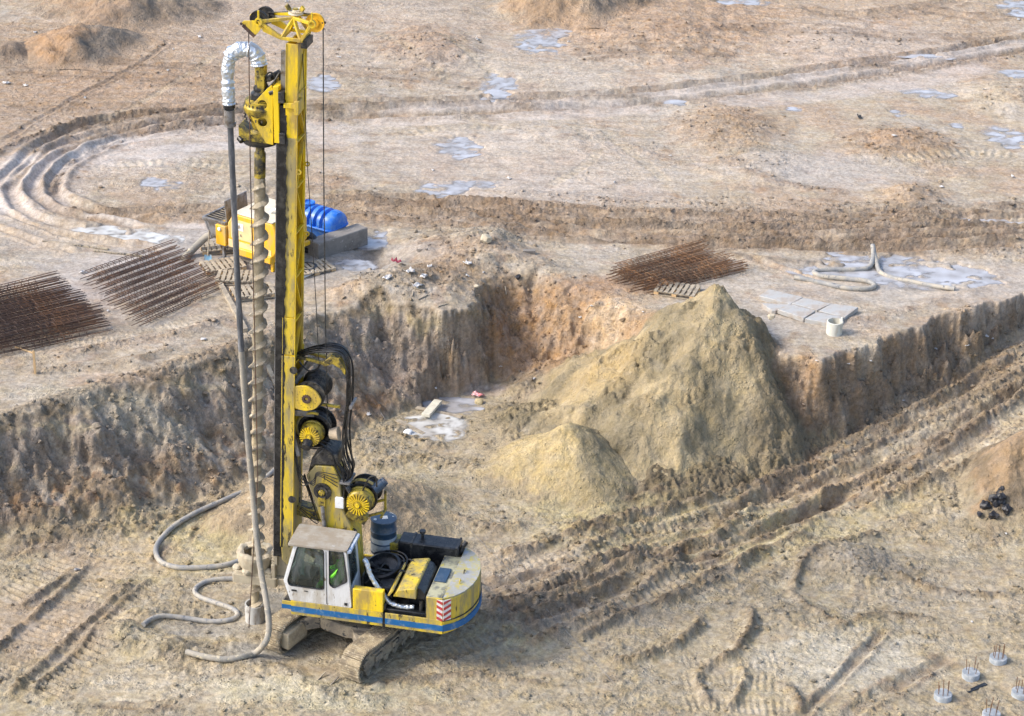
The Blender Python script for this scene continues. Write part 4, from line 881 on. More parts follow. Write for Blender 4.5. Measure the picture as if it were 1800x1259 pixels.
for k in range(4):
    z = 1.42+k*.15; c1 = lambda v: min(max(v, 1.422), 1.968)
    hzb(hs_, .012, .198, (c1(z-.02), c1(z+.055)), (c1(z+.06), c1(z+.135)), .0045, .007)
hs_.build('red_stripe', m_red, hb2)
# yellow box behind the cab, engine bay, hood, tanks
MB().b2(-.41, .30, 1.03, 1.205, 1.436, 1.965).build('side_locker', m_yel, rig, bevel=.012)
bay = MB(); bay.b2(-1.42, -.40, .35, 1.12, 1.40, 1.50); bay.b2(-1.44, -1.38, -.5, 1.15, 1.40, 1.95); bay.b2(-.46, -.40, -.5, 1.15, 1.42, 1.62); bay.b2(-1.38, .30, -.2, .30, 1.40, 1.78); bay.b2(-1.3, -.9, .35, .8, 1.5, 1.72)
bay.build('engine_block', m_blk, rig, bevel=.02)
pp = MB()
rs = random.Random(5)
for k in range(16):
    a = (rs.uniform(-1.2, .2), rs.uniform(-.4, 1.0), rs.uniform(1.5, 1.75)); b_ = (a[0]+rs.uniform(-.5, .5), a[1]+rs.uniform(-.4, .4), rs.uniform(1.5, 1.95)); mpt = ((a[0]+b_[0])/2, (a[1]+b_[1])/2, max(a[2], b_[2])+.12)
    pp.tube(smooth_line([np.array(a), np.array(mpt), np.array(b_)], 6), rs.uniform(.012, .028), 7)
MB().cyl((-.62, .95, 1.45), (-.62, .95, 1.62), .06).build('filter_canister', m_dark, rig); MB().cyl((-1.25, .98, 1.45), (-1.25, .98, 1.75), .05).build('filter_canister', m_dark, rig)
pp.build('engine_pipework', m_dark, rig)
fan = MB(); fan.lathe([(.14, 0), (.40, 0), (.43, .02), (.43, .20), (.37, .22), (.35, .12), (.14, .08)], (-.12, .0, 1.78), (0.15, .25, 1), 36)
for k in range(9):
    a = 2*math.pi*k/9; fan.box((-.12+.24*math.cos(a), .24*math.sin(a), 1.88), (.2, .08, .01), rz=a)
fan.build('fan_shroud', m_blk, rig)
hr = MB()
for k, rr_ in enumerate((.30, .36, .42)): hr.tube([(-.15+rr_*1.15*math.cos(a), -.12+rr_*math.sin(a), 1.93+.04*k+.03*math.sin(2*a)) for a in np.linspace(.2, 5.6, 26)], .024, 8)
hr.build('coiled_hose', m_blk, rig)
pl = MB(); pl.b2(-.62, -.18, .35, .78, 1.80, 1.83); pl.build('tread_plate', m_dark, rig)
# engine hood: chamfered, yellow on top, black on the right flank
hd = MB(); hd.prism([(-.62, 1.86), (-.74, 2.04), (-1.12, 2.12), (-1.16, 2.09), (-1.16, 1.86)], -.28, 1.14)
hd.build('engine_hood', m_yeld, rig, bevel=.012)
hd2 = MB(); hd2.prism([(-1.163, 1.80), (-1.163, 2.10), (-1.24, 2.07), (-1.36, 1.93), (-1.36, 1.80)], -.20, 1.02); hd2.build('hood_flank', m_blk, rig, bevel=.01)
fl = MB(); fl.prism([(-.50, 1.88), (-.60, 2.03), (-.64, 2.01), (-.54, 1.86)], -.1, 1.16); fl.build('hood_flap', m_yeld, rig, bevel=.006)
rp = MB(); rp.b2(-1.80, -1.40, -.7, 1.14, 1.95, 1.985); rp.build('rear_deck_plate', mat('oily_yellow_plate', (.42, .40, .26), .4, dirt=(.06, .07, .09), amt=.4, scale=3, dirt2=(.6, .5, .08), amt2=.2, scale2=6), rig, bevel=.005)
MB().b2(-1.70, -1.42, -.1, .50, 1.99, 2.015).build('access_hatch', m_drum, rig, bevel=.006)
ft = MB(); ft.b2(-1.72, -.28, -1.18, -.68, 1.43, 2.20); tank = ft.build('fuel_tank', m_blk, rig, bevel=.03)
for x in (-1.70, -.62): MB().b2(x, x+.05, -1.19, -.67, 1.44, 2.215).build('tank_strap', m_dark, tank)
fc = MB(); fc.cyl((-.78, -1.05, 2.2), (-.78, -1.05, 2.30), .035); fc.cyl((-.78, -1.05, 2.30), (-.78, -1.05, 2.36), .075); fc.build('filler_cap', m_dark, tank)
MB().b2(-.28, .02, -1.16, -.7, 1.43, 2.12).build('hydraulic_tank', m_yelg, rig, bevel=.02)
mf = MB(); mf.cyl((-1.72, -.86, 1.98), (-1.80, -.90, 2.20), .05, n=14); mf.cyl((-1.80, -.9, 2.18), (-1.86, -.95, 2.27), .055, n=14); mf.build('exhaust_stack', m_blk, rig)
# silvery lagged pipe
def spx(px, py, Y):       # a point of the rig's side plane read from the photograph, in the rig's own frame
    d = Vector(_fw+_R*(px-900)/FPX+_U*(629.5-py)/FPX); c0 = Vector(CP)-RO; tt_ = (Y-c0.dot(EY))/d.dot(EY); p = c0+d*tt_; return (p.dot(EX), p.z)
pipe = smooth_line([np.array((spx(px, py, Y)[0], Y, spx(px, py, Y)[1])) for px, py, Y in ((640, 984, .80), (645, 990, .85), (650, 1008, .90), (661, 1028, .94), (674, 1045, .97), (684, 1058, 1.02), (697, 1064, 1.05), (712, 1067, 1.03), (728, 1067, 1.0))], 5)
fp = MB(); fp.tube(pipe, [.056+.005*math.sin(i*2.3) for i in range(len(pipe))], 12); fp.build('lagged_exhaust_pipe', m_foil, rig)

# cab
CX = [(1.76, 1.44), (1.91, 1.95), (1.65, 2.90), (.44, 2.90), (.33, 1.44)]
def spx(px, py, Y):       # a point of the cab's side read from the photograph, in the rig's own frame
    d = Vector(_fw+_R*(px-900)/FPX+_U*(629.5-py)/FPX); c0 = Vector(CP)-RO; tt_ = (Y-c0.dot(EY))/d.dot(EY); p = c0+d*tt_; return (p.dot(EX), p.z)
w1 = rr([spx(*p, 1.2) for p in ((523, 960.5), (569, 967), (569.5, 1037), (508, 1028.5), (505.5, 1020))], .07)
w2 = rr([spx(*p, 1.2) for p in ((578.5, 966.5), (603, 969), (610.5, 1023), (586.5, 1034), (579, 1028))], .06)
cabL = MB(); cabL.panel(rr(CX, .06), [w1, w2], 1.165, 1.205)
cab = cabL.build('cab', m_white, rig, bevel=.006)
cr_ = MB(); cr_.panel(rr(CX, .06), [rr([(1.72, 1.98), (1.55, 2.80), (.52, 2.80), (.46, 1.95)], .06)], .35, .38); cr_.build('cab_side_wall', m_white, cab)
rw = rr([(.46, 1.98), (.46, 2.78), (1.10, 2.78), (1.10, 1.90)], .05)
cbk = MB(); bo_ = [(.38, 1.44), (.38, 2.90), (1.165, 2.90), (1.165, 1.44)]; cbk.panel(bo_, [rw], .0, .03, 'x')
def backx(x, y, z): return Vector((.33+(z-1.44)*(.11/1.46)+x, y, z))
cbk.build('cab_rear_wall', m_white, cab, xf=backx)
gb = MB(); gb.panel(scaled(rw, 1.04), [], .012, .018, 'x'); gb.build('rear_window', m_glass, cab, xf=backx)
for w_, nm in ((w1, 'side_window'), (w2, 'side_window')):
    gm = MB(); gm.panel(scaled(w_, 1.02), [], 1.180, 1.186); go = gm.build(nm, m_glass, cab)
    rbm = MB(); rbm.tube([(p[0], 1.206, p[1]) for p in w_+[w_[0]]], .012, 6, caps=False); rbm.build('window_seal', m_blk, go)
# front: two windscreen panes in pillars
fr_ = MB()
for y0 in (.365, 1.17):
    fr_.bar((1.76, y0, 1.44), (1.91, y0, 1.95), .05); fr_.bar((1.91, y0, 1.95), (1.66, y0, 2.88), .05)
fr_.bar((1.90, .36, 1.95), (1.90, 1.18, 1.95), .05); fr_.bar((1.66, .36, 2.87), (1.66, 1.18, 2.87), .05); fr_.bar((1.77, .36, 1.46), (1.77, 1.18, 1.46), .05)
fr_.build('windscreen_frame', m_white, cab)
ws = MB(); ws.add([(1.895, .38, 1.96), (1.895, 1.15, 1.96), (1.66, 1.15, 2.86), (1.66, .38, 2.86)], [(0, 1, 2, 3)]); ws.add([(1.77, .38, 1.48), (1.77, 1.15, 1.48), (1.895, 1.15, 1.93), (1.895, .38, 1.93)], [(0, 1, 2, 3)]); ws.build('windscreen', m_glass, cab)
rf = MB(); 
NX, NY = 8, 6
rf.panel(rr([(1.80, .30), (1.80, 1.24), (.42, 1.22), (.42, .33)], .05), [], 2.905, 2.955, 'z'); rf.build('cab_roof', m_roof, cab, bevel=.02)
rt = MB(); rt.panel([(.42, .34), (.42, 1.21), (.34, 1.18), (.34, .38)], [], 2.86, 2.93, 'z'); rt.build('roof_rear_trim', mat('chipped_blue_white', (.55, .62, .72), .5, dirt=(.12, .22, .42), amt=.42, scale=8, dirt2=(.75, .75, .75), amt2=.3, scale2=14), cab, bevel=.015)
ds = MB(); x_, _ = spx(573.5, 1000, 1.2); ds.b2(x_-.007, x_+.007, 1.2055, 1.212, 1.47, 2.86); ds.build('door_seam', m_dark, cab)
for px_, py_, hw, hh_2, nm in ((517, 1037.5, .06, .022, 'door_handle'), (608, 1062, .035, .035, 'door_lock'), (538, 1039, .045, .01, 'grab_handle')):
    a_, z_ = spx(px_, py_, 1.2); MB().b2(a_-hw, a_+hw, 1.205, 1.22, z_-hh_2, z_+hh_2).build(nm, m_blk, cab, bevel=.004)
fl_ = MB(); fl_.b2(.36, 1.74, .385, 1.16, 1.44, 1.47); fl_.build('cab_floor', m_seat, cab)
cs = MB(); cs.b2(.62, 1.08, .52, .98, 1.66, 1.80); cs.prism([(.62, 1.78), (.72, 1.78), (.60, 2.36), (.50, 2.36)], .54, .96); cs.b2(.66, 1.02, .56, .94, 1.47, 1.66); cs.build('driver_seat', m_seat, cab, bevel=.04)
cc_ = MB(); cc_.b2(1.30, 1.62, .45, 1.05, 1.47, 1.95); cc_.bar((1.15, 1.02, 1.5), (1.2, 1.02, 1.98), .12); cc_.bar((1.15, .45, 1.5), (1.2, .45, 1.98), .12)
for yy in (.6, .75, .9): cc_.cyl((1.4, yy, 1.9), (1.36, yy, 2.2), .012, n=8)
cc_.cyl((1.2, 1.02, 1.98), (1.2, 1.02, 2.1), .02, n=8); cc_.build('control_console', m_cloth, cab, bevel=.01)
bg_ = MB(); bg_.prism([(1.18, 2.70), (1.02, 2.70), (1.0, 2.30), (1.03, 2.02), (1.07, 2.05), (1.08, 2.42), (1.16, 2.50)], 1.13, 1.15); bg_.build('hanging_plastic_sheet', m_plastic, cab, bevel=.008); MB().box((1.52, 1.10, 2.3), (.10, .02, .4)).build('hanging_plastic_sheet', m_plastic, cab, bevel=.008)
# boom
def bo(x, z): return (x, z)
bm_ = MB(); prof_ = [(.45, 1.45), (.98, 1.45), (1.30, 2.9), (1.66, 4.15), (1.45, 4.45), (1.0, 4.48), (.86, 4.1), (.80, 3.4), (.52, 2.8)]
bm_.prism(prof_, -.42, .18); boom = bm_.build('boom', m_yeld, rig, bevel=.03)
hdm = MB(); hdm.prism([(1.62, 4.22), (1.52, 4.62), (1.22, 4.98), (.92, 4.80), (.88, 4.50), (1.45, 4.47)], -.44, .20); hdm.build('boom_head', m_dark, boom, bevel=.06)
pn_ = MB(); pn_.cyl((1.27, .18, 3.81), (1.27, .22, 3.81), .21, n=26); pn_.lathe([(.09, .22), (.14, .22), (.14, .27), (.09, .27)], (1.27, 0, 3.81), (0, 1, 0), 24); pn_.disc_axis_bolts((1.27, .26, 3.81), (0, 1, 0), .12, 8, .014, .012); pn_.build('pivot_boss', m_dark, boom); MB().lathe([(0, .30), (.06, .30), (.075, .28), (.075, .20)], (1.27, 0, 3.81), (0, 1, 0), 20).build('pivot_pin', m_yelg, boom)
lg = MB(); lg.b2(1.20, 1.36, .19, .25, 3.42, 3.70); lg.build('cylinder_eye', m_yelg, boom, bevel=.01)
rd = MB(); rd.cyl((1.27, .24, 3.45), (1.17, .24, 2.2), .045, n=14); rd.cyl((1.18, .24, 2.75), (1.10, .24, 1.5), .085, n=16); rd.build('boom_cylinder', m_grey, rig)
MB().b2(.76, .96, .185, .27, 3.46, 3.72).build('junction_box', m_plastic, boom, bevel=.008)
cbm = MB(); cbm.bar((.70, .12, 3.35), (.30, .0, 3.1), .2, .22); cbm.bar((.8, -.15, 2.9), (-.05, -.15, 3.25), .05); cbm.bar((.8, -.4, 3.1), (-.05, -.4, 3.45), .05); cbm.bar((-.05, -.45, 3.2), (-.05, .0, 3.2), .05); cbm.bar((-.05, -.4, 3.15), (-.05, -.4, 3.7), .05); cbm.build('winch_bracket', m_yelg, rig)
def winch(parent_name, c, r, matl, back, fins=True, drumr=None):
    x, y, z = c; w_ = MB()
    w_.lathe([(.0, .10), (r*.25, .10), (r*.28, .02), (r*.55, .02), (r*.85, .0), (r, -.06), (r, -.20), (r*1.08, -.21), (r*1.08, -.25), (0, -.25)], (x, y, z), (0, 1, 0), 36)
    fn_ = MB()
    if fins:
        for k in range(22):
            a = 2*math.pi*k/22; M3 = Matrix.Rotation(-a, 3, 'Y'); o = M3 @ Vector((r*.62, 0, 0)); fn_.box((x+o.x, y+.05, z+o.z), (r*.55, .05, .026), M=M3)
    w_.disc_axis_bolts((x, y+.10, z), (0, 1, 0), r*.18, 6, .012, .012)
    w = w_.build(parent_name, m_yelg if fins else matl, rig)
    if fins: fn_.lathe([(.0, .12), (r*.16, .12), (r*.18, .06), (r*.30, .06), (r*.34, .02)], (x, y, z), (0, 1, 0), 24); fn_.build('cooling_fins', matl, w)
    dr = MB(); R2 = drumr or r*1.05
    dr.lathe([(R2*1.18, -.28), (R2*1.18, -.31), (R2*.9, -.32)]+[(R2*.9+.012*(k % 2), -.32-k*.02) for k in range(1, int(back/.02))]+[(R2*.9, -.32-back), (R2*1.18, -.33-back), (R2*1.18, -.36-back), (0, -.36-back)], (x, y, z), (0, 1, 0), 36); dr.build('rope_drum', m_dark, w)
    return w
winch('winch', (.42, .22, 3.62), .30, m_yel, .40)
lgd = MB(); lgd.tube([(.42+.42*math.cos(a), -.15, 3.62+.42*math.sin(a)) for a in np.linspace(-.2, 2.2, 16)], .032, 8); lgd.build('winch_guard', m_yeld, rig)
cy = MB(); cy.cyl((.14, -.18, 3.80), (-.04, -.26, 3.98), .115, n=22); cy.cyl((-.04, -.26, 3.98), (-.08, -.28, 4.02), .10, n=22); cy.build('hydraulic_motor', m_drum, rig)
bh = MB(); bh.lathe([(.20, 0), (.205, .02), (.205, .55), (.17, .56), (.17, .1), (0, .1)], (.62, .30, 2.35), (.05, 0, 1), 24); bh.build('open_bucket', m_blk, rig)

# ---- mast frame: x leans back with height
LEAN = .031
def mx(x, y, z): return Vector((x-LEAN*z, y, z))
ZT = 14.42
ms = MB()
for s_, y0, y1 in ((1, .30, .33), (-1, -.33, -.30)):
    ms.b2(2.07, 2.31, y0, y1, 2.35, ZT)
    for xx in (2.07, 2.29): ms.b2(xx, xx+.02, min(y0, y1)-(.05 if s_ > 0 else 0), max(y0, y1)+(.05 if s_ < 0 else 0), 2.35, ZT)
ms.b2(2.28, 2.31, -.30, .30, 2.35, ZT)      # front plate
mast = ms.build('mast', m_yel, rig, bevel=.006, xf=mx)
ed = MB()
for y0 in (.315, -.315): ed.b2(2.050, 2.069, y0-.03, y0+.03, 2.4, ZT)
ed.build('edge_flange', m_yel, mast, xf=mx)
lt = MB(); z = 4.9; k = 0
while z < ZT-.8:
    zz = z+1.05; a, b_ = (.29, -.29) if k % 2 == 0 else (-.29, .29)
    lt.bar((2.085, a, z), (2.085, b_, zz), .07, .03); lt.bar((2.085, -.29, z), (2.085, .29, z), .07, .03); z = zz; k += 1
lt.b2(2.075, 2.10, -.30, .30, ZT-1.6, ZT); lt.build('lattice_bracing', m_yel, mast, xf=mx)
gs = MB(); rs = random.Random(77); zl = np.arange(2.3, 12.9, .06); rag = [(2.315, float(z)) for z in zl]; rag2 = [(2.315-(.025+.05*abs(float(pn(np.array([z*3.1]), np.array([0.5]), 9)[0]))+rs.uniform(0, .02)), float(z)) for z in zl[::-1]]
gs.panel(rag+rag2, [], .3615, .3635); gs.panel(rag+rag2, [], -.3635, -.3615); gs.build('grease_smear', m_blk, mast, xf=mx)
fe = MB(); [fe.b2(x_, x_+.012, .361, .372, 2.35, 12.3) for x_ in (2.03,)]; [fe.b2(x_, x_+.012, .331, .342, 13.2, ZT) for x_ in (2.07, 2.298)]; fe.build('edge_flange', m_yel, mast, xf=mx)
lo = MB(); lo.b2(2.03, 2.335, .331, .36, 2.3, 7.22); lo.b2(2.03, 2.335, -.36, -.331, 2.3, 7.22); lo.b2(2.04, 2.33, .331, .35, 7.26, 8.15); lo.b2(2.05, 2.32, .331, .345, 8.18, 12.35); lo.b2(2.03, 2.07, -.33, .33, 2.3, 4.6)
lo.build('mast_lower_section', m_yeld, mast, bevel=.006, xf=mx)
for zz in (3.6, 6.9): MB().cyl((2.06, .36, zz), (2.06, .375, zz), .09, n=20).build('cover_disc', m_dark, mast, xf=mx)
rl = MB()
for y0, y1 in ((.16, .32), (-.32, -.16)): rl.b2(2.312, 2.50, y0, y1, 2.0, 13.05)
rl.b2(2.312, 2.36, -.16, .16, 2.05, 13.0); rail = rl.build('guide_rail', m_blk, mast, bevel=.008, xf=mx)
re_ = MB(); re_.b2(2.501, 2.515, .17, .31, 2.0, 13.0); re_.b2(2.501, 2.515, -.31, -.17, 2.0, 13.0); re_.build('rail_edge', m_grey, rail, xf=mx)
jn = MB(); jn.b2(2.02, 2.34, .33, .38, 13.02, 13.14); jn.b2(2.0, 2.10, .10, .42, 12.9, 13.2); jn.build('mast_joint_bracket', m_yel, mast, bevel=.01, xf=mx)
for zz, yy in ((11.6, .34), (11.55, -.3), (9.9, -.34)):
    lu = MB(); lu.lathe([(.03, -.012), (.06, -.012), (.06, .012), (.03, .012), (.03, -.012)], (2.0, yy, zz), (0, 1, 0), 14); lu.build('lifting_lug', m_yel, mast, xf=mx)
spl = MB(); spl.b2(2.36, 2.47, .10, .16, 13.1, 14.2); spl.build('side_post', m_grey, mast, xf=mx)
# mast foot
fo_ = MB(); fo_.prism([(2.02, 2.35), (2.32, 2.35), (2.30, 1.95), (2.18, 1.80), (2.05, 1.95)], .10, .34); fo_.prism([(2.02, 2.35), (2.32, 2.35), (2.30, 1.95), (2.18, 1.80), (2.05, 1.95)], -.34, -.10); foot = fo_.build('mast_foot', m_yeld, mast, bevel=.02, xf=mx)
rk = MB()
for k in range(5): rk.b2(2.48, 2.56, .05, .30, 1.78+k*.075, 1.82+k*.075)
rk.b2(2.42, 2.49, .05, .30, 1.72, 2.12); rk.build('toothed_stop', m_mudl, mast, bevel=.006, xf=mx)
bmL = MB(); bmL.bar((2.0, -.1, 3.15), (1.15, -.1, 3.0), .30, .26); bmL.bar((2.02, .05, 2.3), (.9, .05, 1.7), .12, .16); bmL.build('mast_link', m_yelg, rig, bevel=.01)
sp = MB(); sp.cyl((1.95, -.15, 5.05), (1.98, -.15, 3.1), .09, n=16); sp.cyl((1.9, .1, 4.6), (2.2, .3, 3.0), .03, n=10); sp.build('mast_cylinder', m_side, rig)
# winch 1 (yellow cover) on the mast
wc = MB(); wc.prism(rr([(1.87, 6.50), (1.87, 5.95), (1.60, 5.90), (1.36, 5.98), (1.20, 6.20), (1.32, 6.42), (1.55, 6.54)], .09, 5), .30, .36)
w1o = wc.build('winch_side_plate', m_yel, rig, bevel=.01)
hb_ = MB(); hb_.lathe([(.03, .0), (.05, .03), (.10, .03), (.10, 0)], (1.56, .36, 6.22), (0, 1, 0), 20); hb_.disc_axis_bolts((1.56, .36, 6.22), (0, 1, 0), .10, 12, .013, .02); hb_.build('drum_hub', m_rust, w1o)
bb = MB(); bb.disc_axis_bolts((1.56, .36, 6.22), (0, 1, 0), .22, 18, .009, .008); bb.build('bolt_ring', m_yelg, w1o)
dr = MB(); dr.lathe([(.0, 0), (.34, 0), (.34, -.03), (.26, -.04)]+[(.26+.012*(k % 2), -.04-k*.022) for k in range(1, 26)]+[(.34, -.62), (.34, -.66), (0, -.66)], (1.50, .27, 6.28), (0, 1, 0), 36); dr.build('rope_drum', m_dark, w1o)
br_ = MB(); br_.bar((1.88, .2, 6.50), (1.60, -.2, 6.95), .06, .12); br_.bar((1.88, .0, 6.6), (1.5, -.35, 6.95), .06, .14); br_.build('drum_bracket', m_grey, rig)
# winch 2 (finned motor) below
winch('winch', (1.52, .26, 5.24), .26, m_yel, .34, drumr=.36)
mo2 = MB(); mo2.cyl((1.55, .34, 5.12), (1.55, .50, 5.06), .12, .10, n=20); mo2.build('winch_motor', m_blk, rig)
gd = MB(); gd.tube([(1.50-.40*math.cos(a), .02, 5.30+.40*math.sin(a)) for a in np.linspace(1.3, 3.9, 20)], .03, 8); gd.build('winch_guard', m_yeld, rig)
rc = MB(); rc.cyl((1.12, .02, 5.22), (.92, .02, 5.26), .12, .16, n=20); rc.build('cable_roller', mat('pale_tan_plastic', (.52, .42, .30), .6, dirt=(.3, .26, .2), amt=.3, scale=6), rig)
bq = MB(); bq.bar((1.93, .2, 5.75), (1.5, -.1, 5.62), .05, .13); bq.bar((1.93, -.1, 5.7), (1.5, -.3, 5.85), .05, .13); bq.bar((1.95, .25, 5.45), (1.80, .25, 4.7), .08, .08); bq.build('drum_bracket', m_grey, rig)
# hose arm and bundle
ha = MB(); ha.bar((1.86, .1, 7.12), (1.15, .1, 7.02), .07, .07); ha.bar((1.86, -.2, 7.12), (1.15, -.2, 7.02), .07, .07); ha.bar((1.9, .1, 6.0), (.86, .1, 5.98), .06, .06); harm = ha.build('hose_arm', m_yelg, rig, bevel=.005)
sd_ = MB(); sd_.prism([(1.25, 7.06), (1.05, 7.24), (.85, 7.20), (.70, 6.95), (.72, 6.82), (.84, 6.98), (1.0, 7.06), (1.2, 6.98)], -.25, .18); sd_.build('hose_saddle', m_yelg, harm, bevel=.01)
rs = random.Random(11)
for k in range(8):
    j = lambda s_=.05: rs.uniform(-s_, s_); yy = -.22+.055*k
    hbun = MB(); hbun.tube(smooth_line([np.array(p) for p in ((1.9, yy*.6, 7.05+j()), (1.55, yy, 7.22+j()), (1.15, yy, 7.36+j(.03)), (.82, yy, 7.30+j(.03)), (.66+j(.03), yy, 6.95), (.68+j(.05), yy+j(), 6.2), (.80+j(.08), yy+j(.1), 5.4), (.74+j(.06), yy+j(), 4.8), (.66+j(), yy+j(), 4.35), (.72+j(), yy+j(), 4.05))], 5), rs.uniform(.016, .026), 7); hbun.build('hydraulic_hose', m_blk, rig)
def hose_piece(pts, r_): m_ = MB(); m_.tube(pts, r_, 7); m_.build('hydraulic_hose', m_blk, rig)
for k in range(8):
    j = lambda s_=.06: rs.uniform(-s_, s_); yy = -.2+.06*k
    hose_piece(smooth_line([np.array(p) for p in ((1.72+j(), yy, 4.85+j()), (1.45+j(), yy+j(), 4.95+j(.1)), (1.15+j(.08), yy+j(), 4.85+j(.08)), (.9+j(), yy, 4.5), (.74+j(), yy, 4.1+j()), (.8+j(), yy, 3.7))], 5), rs.uniform(.014, .024))
for k in range(4):
    hose_piece(smooth_line([np.array(p) for p in ((1.9, .2+.03*k, 4.9), (1.75, .32, 4.3-.1*k), (1.45, .3, 4.0+.05*k), (1.35, .27, 4.25+.03*k), (.9, .24, 4.0+.1*k))], 5), .011)
    hose_piece(smooth_line([np.array(p) for p in ((1.75, .05*k, 4.1), (1.55-.05*k, .05*k, 3.3-.12*k), (1.85, .05*k, 3.25)) ], 6), .012)
hose_piece(smooth_line([np.array(p) for p in ((.35, .1, 3.9), (.2, .1, 4.25), (.05, .1, 4.3), (.02, .1, 4.05))], 6), .02); hose_piece(smooth_line([np.array(p) for p in ((1.8, .1, 7.0), (1.6, .1, 6.8), (1.4, .1, 6.85), (1.3, .1, 7.0))], 6), .018)
cl_ = MB(); cl_.b2(.62, .86, -.28, .24, 4.08, 4.13); cl_.b2(.56, .62, -.28, .24, 6.02, 6.08); [cl_.bar((.85, -.2+.08*k, 4.1), (.62, -.2+.08*k, 3.75), .03) for k in range(5)]; cl_.build('hose_clamp', m_grey, rig)

# ---- rotary head
def a2(x, z, Y=.33):   # a point of the head's side plate
    return spx(x, z, Y)
hp = [a2(*p) for p in ((441, 186), (470, 156), (477, 150), (480, 158), (480, 255), (468, 252), (452, 226), (441, 204))]
hs2 = [circ(*a2(461.5, 184), .10, 18), circ(*a2(461.5, 215), .10, 18)]
for y0 in (.30, -.34):
    h_ = MB(); h_.panel(hp, hs2, y0, y0+.04)
    if y0 > 0: head = h_.build('rotary_head', m_yel, rig, bevel=.006)
    else: h_.build('head_side_plate', m_yel, head, bevel=.006)
vb = MB(); vx0, _ = a2(481.5, 200); vx1, _ = a2(491, 200); zt = a2(486, 152)[1]; zb_ = a2(486, 251)[1]
vb.b2(vx1, vx0, -.34, .36, zb_, zt); vb.build('head_slide_plate', m_yel, head, bevel=.01)
gx, _ = a2(496, 200)
for zz in (zt-.22, zb_+.12):
    for ya, yb_ in ((.16, .40), (-.40, -.16)): MB().b2(gx-.07, vx1, ya, yb_, zz-.12, zz+.12).build('slide_shoe', m_dark, head, bevel=.01)
ft_ = MB(); q0, q1 = a2(441, 194), a2(458, 194)
for k in range(4): 
    u = q0[0]-.03-.045*k; ft_.b2(u-.03, u, .341, .345, q0[1]+.03, q0[1]+.085); ft_.b2(u-.03, u-.008, .341, .345, q0[1]-.13, q0[1]-.05)
ft_.build('cast_lettering', m_dark, head)
AX = lambda z: (3.03-.038*z, .05)   # axis of the auger
def ax3(z): x, y = AX(z); return Vector((x, y, z))
adir = (ax3(13)-ax3(1)).normalized()
gbx = MB(); gbx.lathe([(0, 12.05), (.20, 12.05), (.22, 12.35), (.16, 12.40), (.20, 12.55), (.30, 12.75), (.36, 12.82), (.37, 12.92), (.33, 12.96), (.33, 13.05), (.24, 13.08), (.0, 13.08)], ax3(0)*1.0+Vector((0, 0, 0)), adir, 34)
gbx.build('gearbox', m_yelg, head)
bl = MB(); bl.disc_axis_bolts(ax3(0)+adir*12.95, adir, .32, 22, .022, .06); bl.disc_axis_bolts(ax3(0)+adir*12.70, -adir, .33, 16, .018, .05); bl.build('bolt_ring', m_dark, head)
cp_ = MB(); cp_.lathe([(0, 13.08), (.22, 13.08), (.21, 13.2), (.15, 13.25), (.16, 13.32), (.12, 13.38), (.12, 13.5)], ax3(0), adir, 28); cp_.build('swivel', m_blk, head)
yp = MB(); yp.cyl(ax3(0)+adir*13.4, ax3(0)+adir*13.86, .13, n=22); yp.build('swivel_pipe', m_yelg, head)
fl2 = MB(); fl2.b2(2.10, 2.45, -.25, .25, 13.18, 13.25); fl2.b2(2.40, 2.56, .02, .20, 13.2, 13.62); fl2.build('head_top_bracket', m_yelg, head, bevel=.01)
bt = MB(); bt.prism([(2.78, 12.32), (2.98, 12.50), (2.98, 12.28), (2.86, 12.12), (2.30, 12.12), (2.30, 12.40)], -.22, .26); bt.build('lower_yoke', m_yelg, head, bevel=.02)
bt2 = MB(); bt2.lathe([(0, 0), (.36, 0), (.37, .06), (.0, .07)], ax3(0)+adir*12.1, adir, 30); bt2.cyl((2.98, .2, 12.2), (2.9, .26, 12.15), .07); bt2.build('lower_flange', m_blk, head)
hmo = MB(); hmo.cyl((2.42, -.12, 13.45), (2.16, -.2, 13.6), .07); hmo.cyl((2.5, .1, 13.48), (2.3, .05, 13.52), .05); hmo.cyl((2.25, .3, 13.3), (2.05, .3, 13.38), .06, n=14); hmo.build('head_motor', m_dark, head)
hh2 = MB(); hh2.tube([(2.28+.11*math.cos(a), .12, 13.52+.17*math.sin(a)) for a in np.linspace(0, 2*math.pi, 20)], .02, 7); hh2.tube(smooth_line([np.array(p) for p in ((2.38, .2, 13.3), (2.2, .22, 13.5), (2.08, .1, 13.7), (2.12, 0, 13.5))], 6), .02, 7); hh2.build('head_hose', m_blk, head)

# ---- auger
sh = MB(); zz = [0.25, 11.25]
P = [ax3(z) for z in np.linspace(.02, 11.3, 60)]; sh.tube(P, [.095 if p.z < 3.0 else .118+.01*math.sin(p.z*7)+.008*math.sin(p.z*17) for p in P], 16)
auger = sh.build('auger', m_mud, rig)
fl3 = MB(); V = []; nst = 26; pitch = .425; z0, z1 = .35, 11.15; steps = int((z1-z0)/pitch*nst); rs = random.Random(4)
jj = [rs.uniform(-.014, .014) for _ in range(steps+1)]
for i in range(steps+1):
    z = z0+pitch*i/nst; a = 2*math.pi*i/nst; x, y = AX(z)
    thin = z < 3.0; ro = (.205 if not thin else .20)+jj[i]; th = .10 if not thin else .035
    if z > 10.9: ro = .19+.03*math.sin(i)
    for r_, dz in ((.09, -.02 if thin else -.05), (.09, th), (ro, -.006), (ro, -.032)):
        V.append((x+r_*math.cos(a), y+r_*math.sin(a), z+dz))
F = []
for i in range(steps):
    a = i*4; b_ = a+4
    for k in range(4): F.append((a+k, a+(k+1) % 4, b_+(k+1) % 4, b_+k))
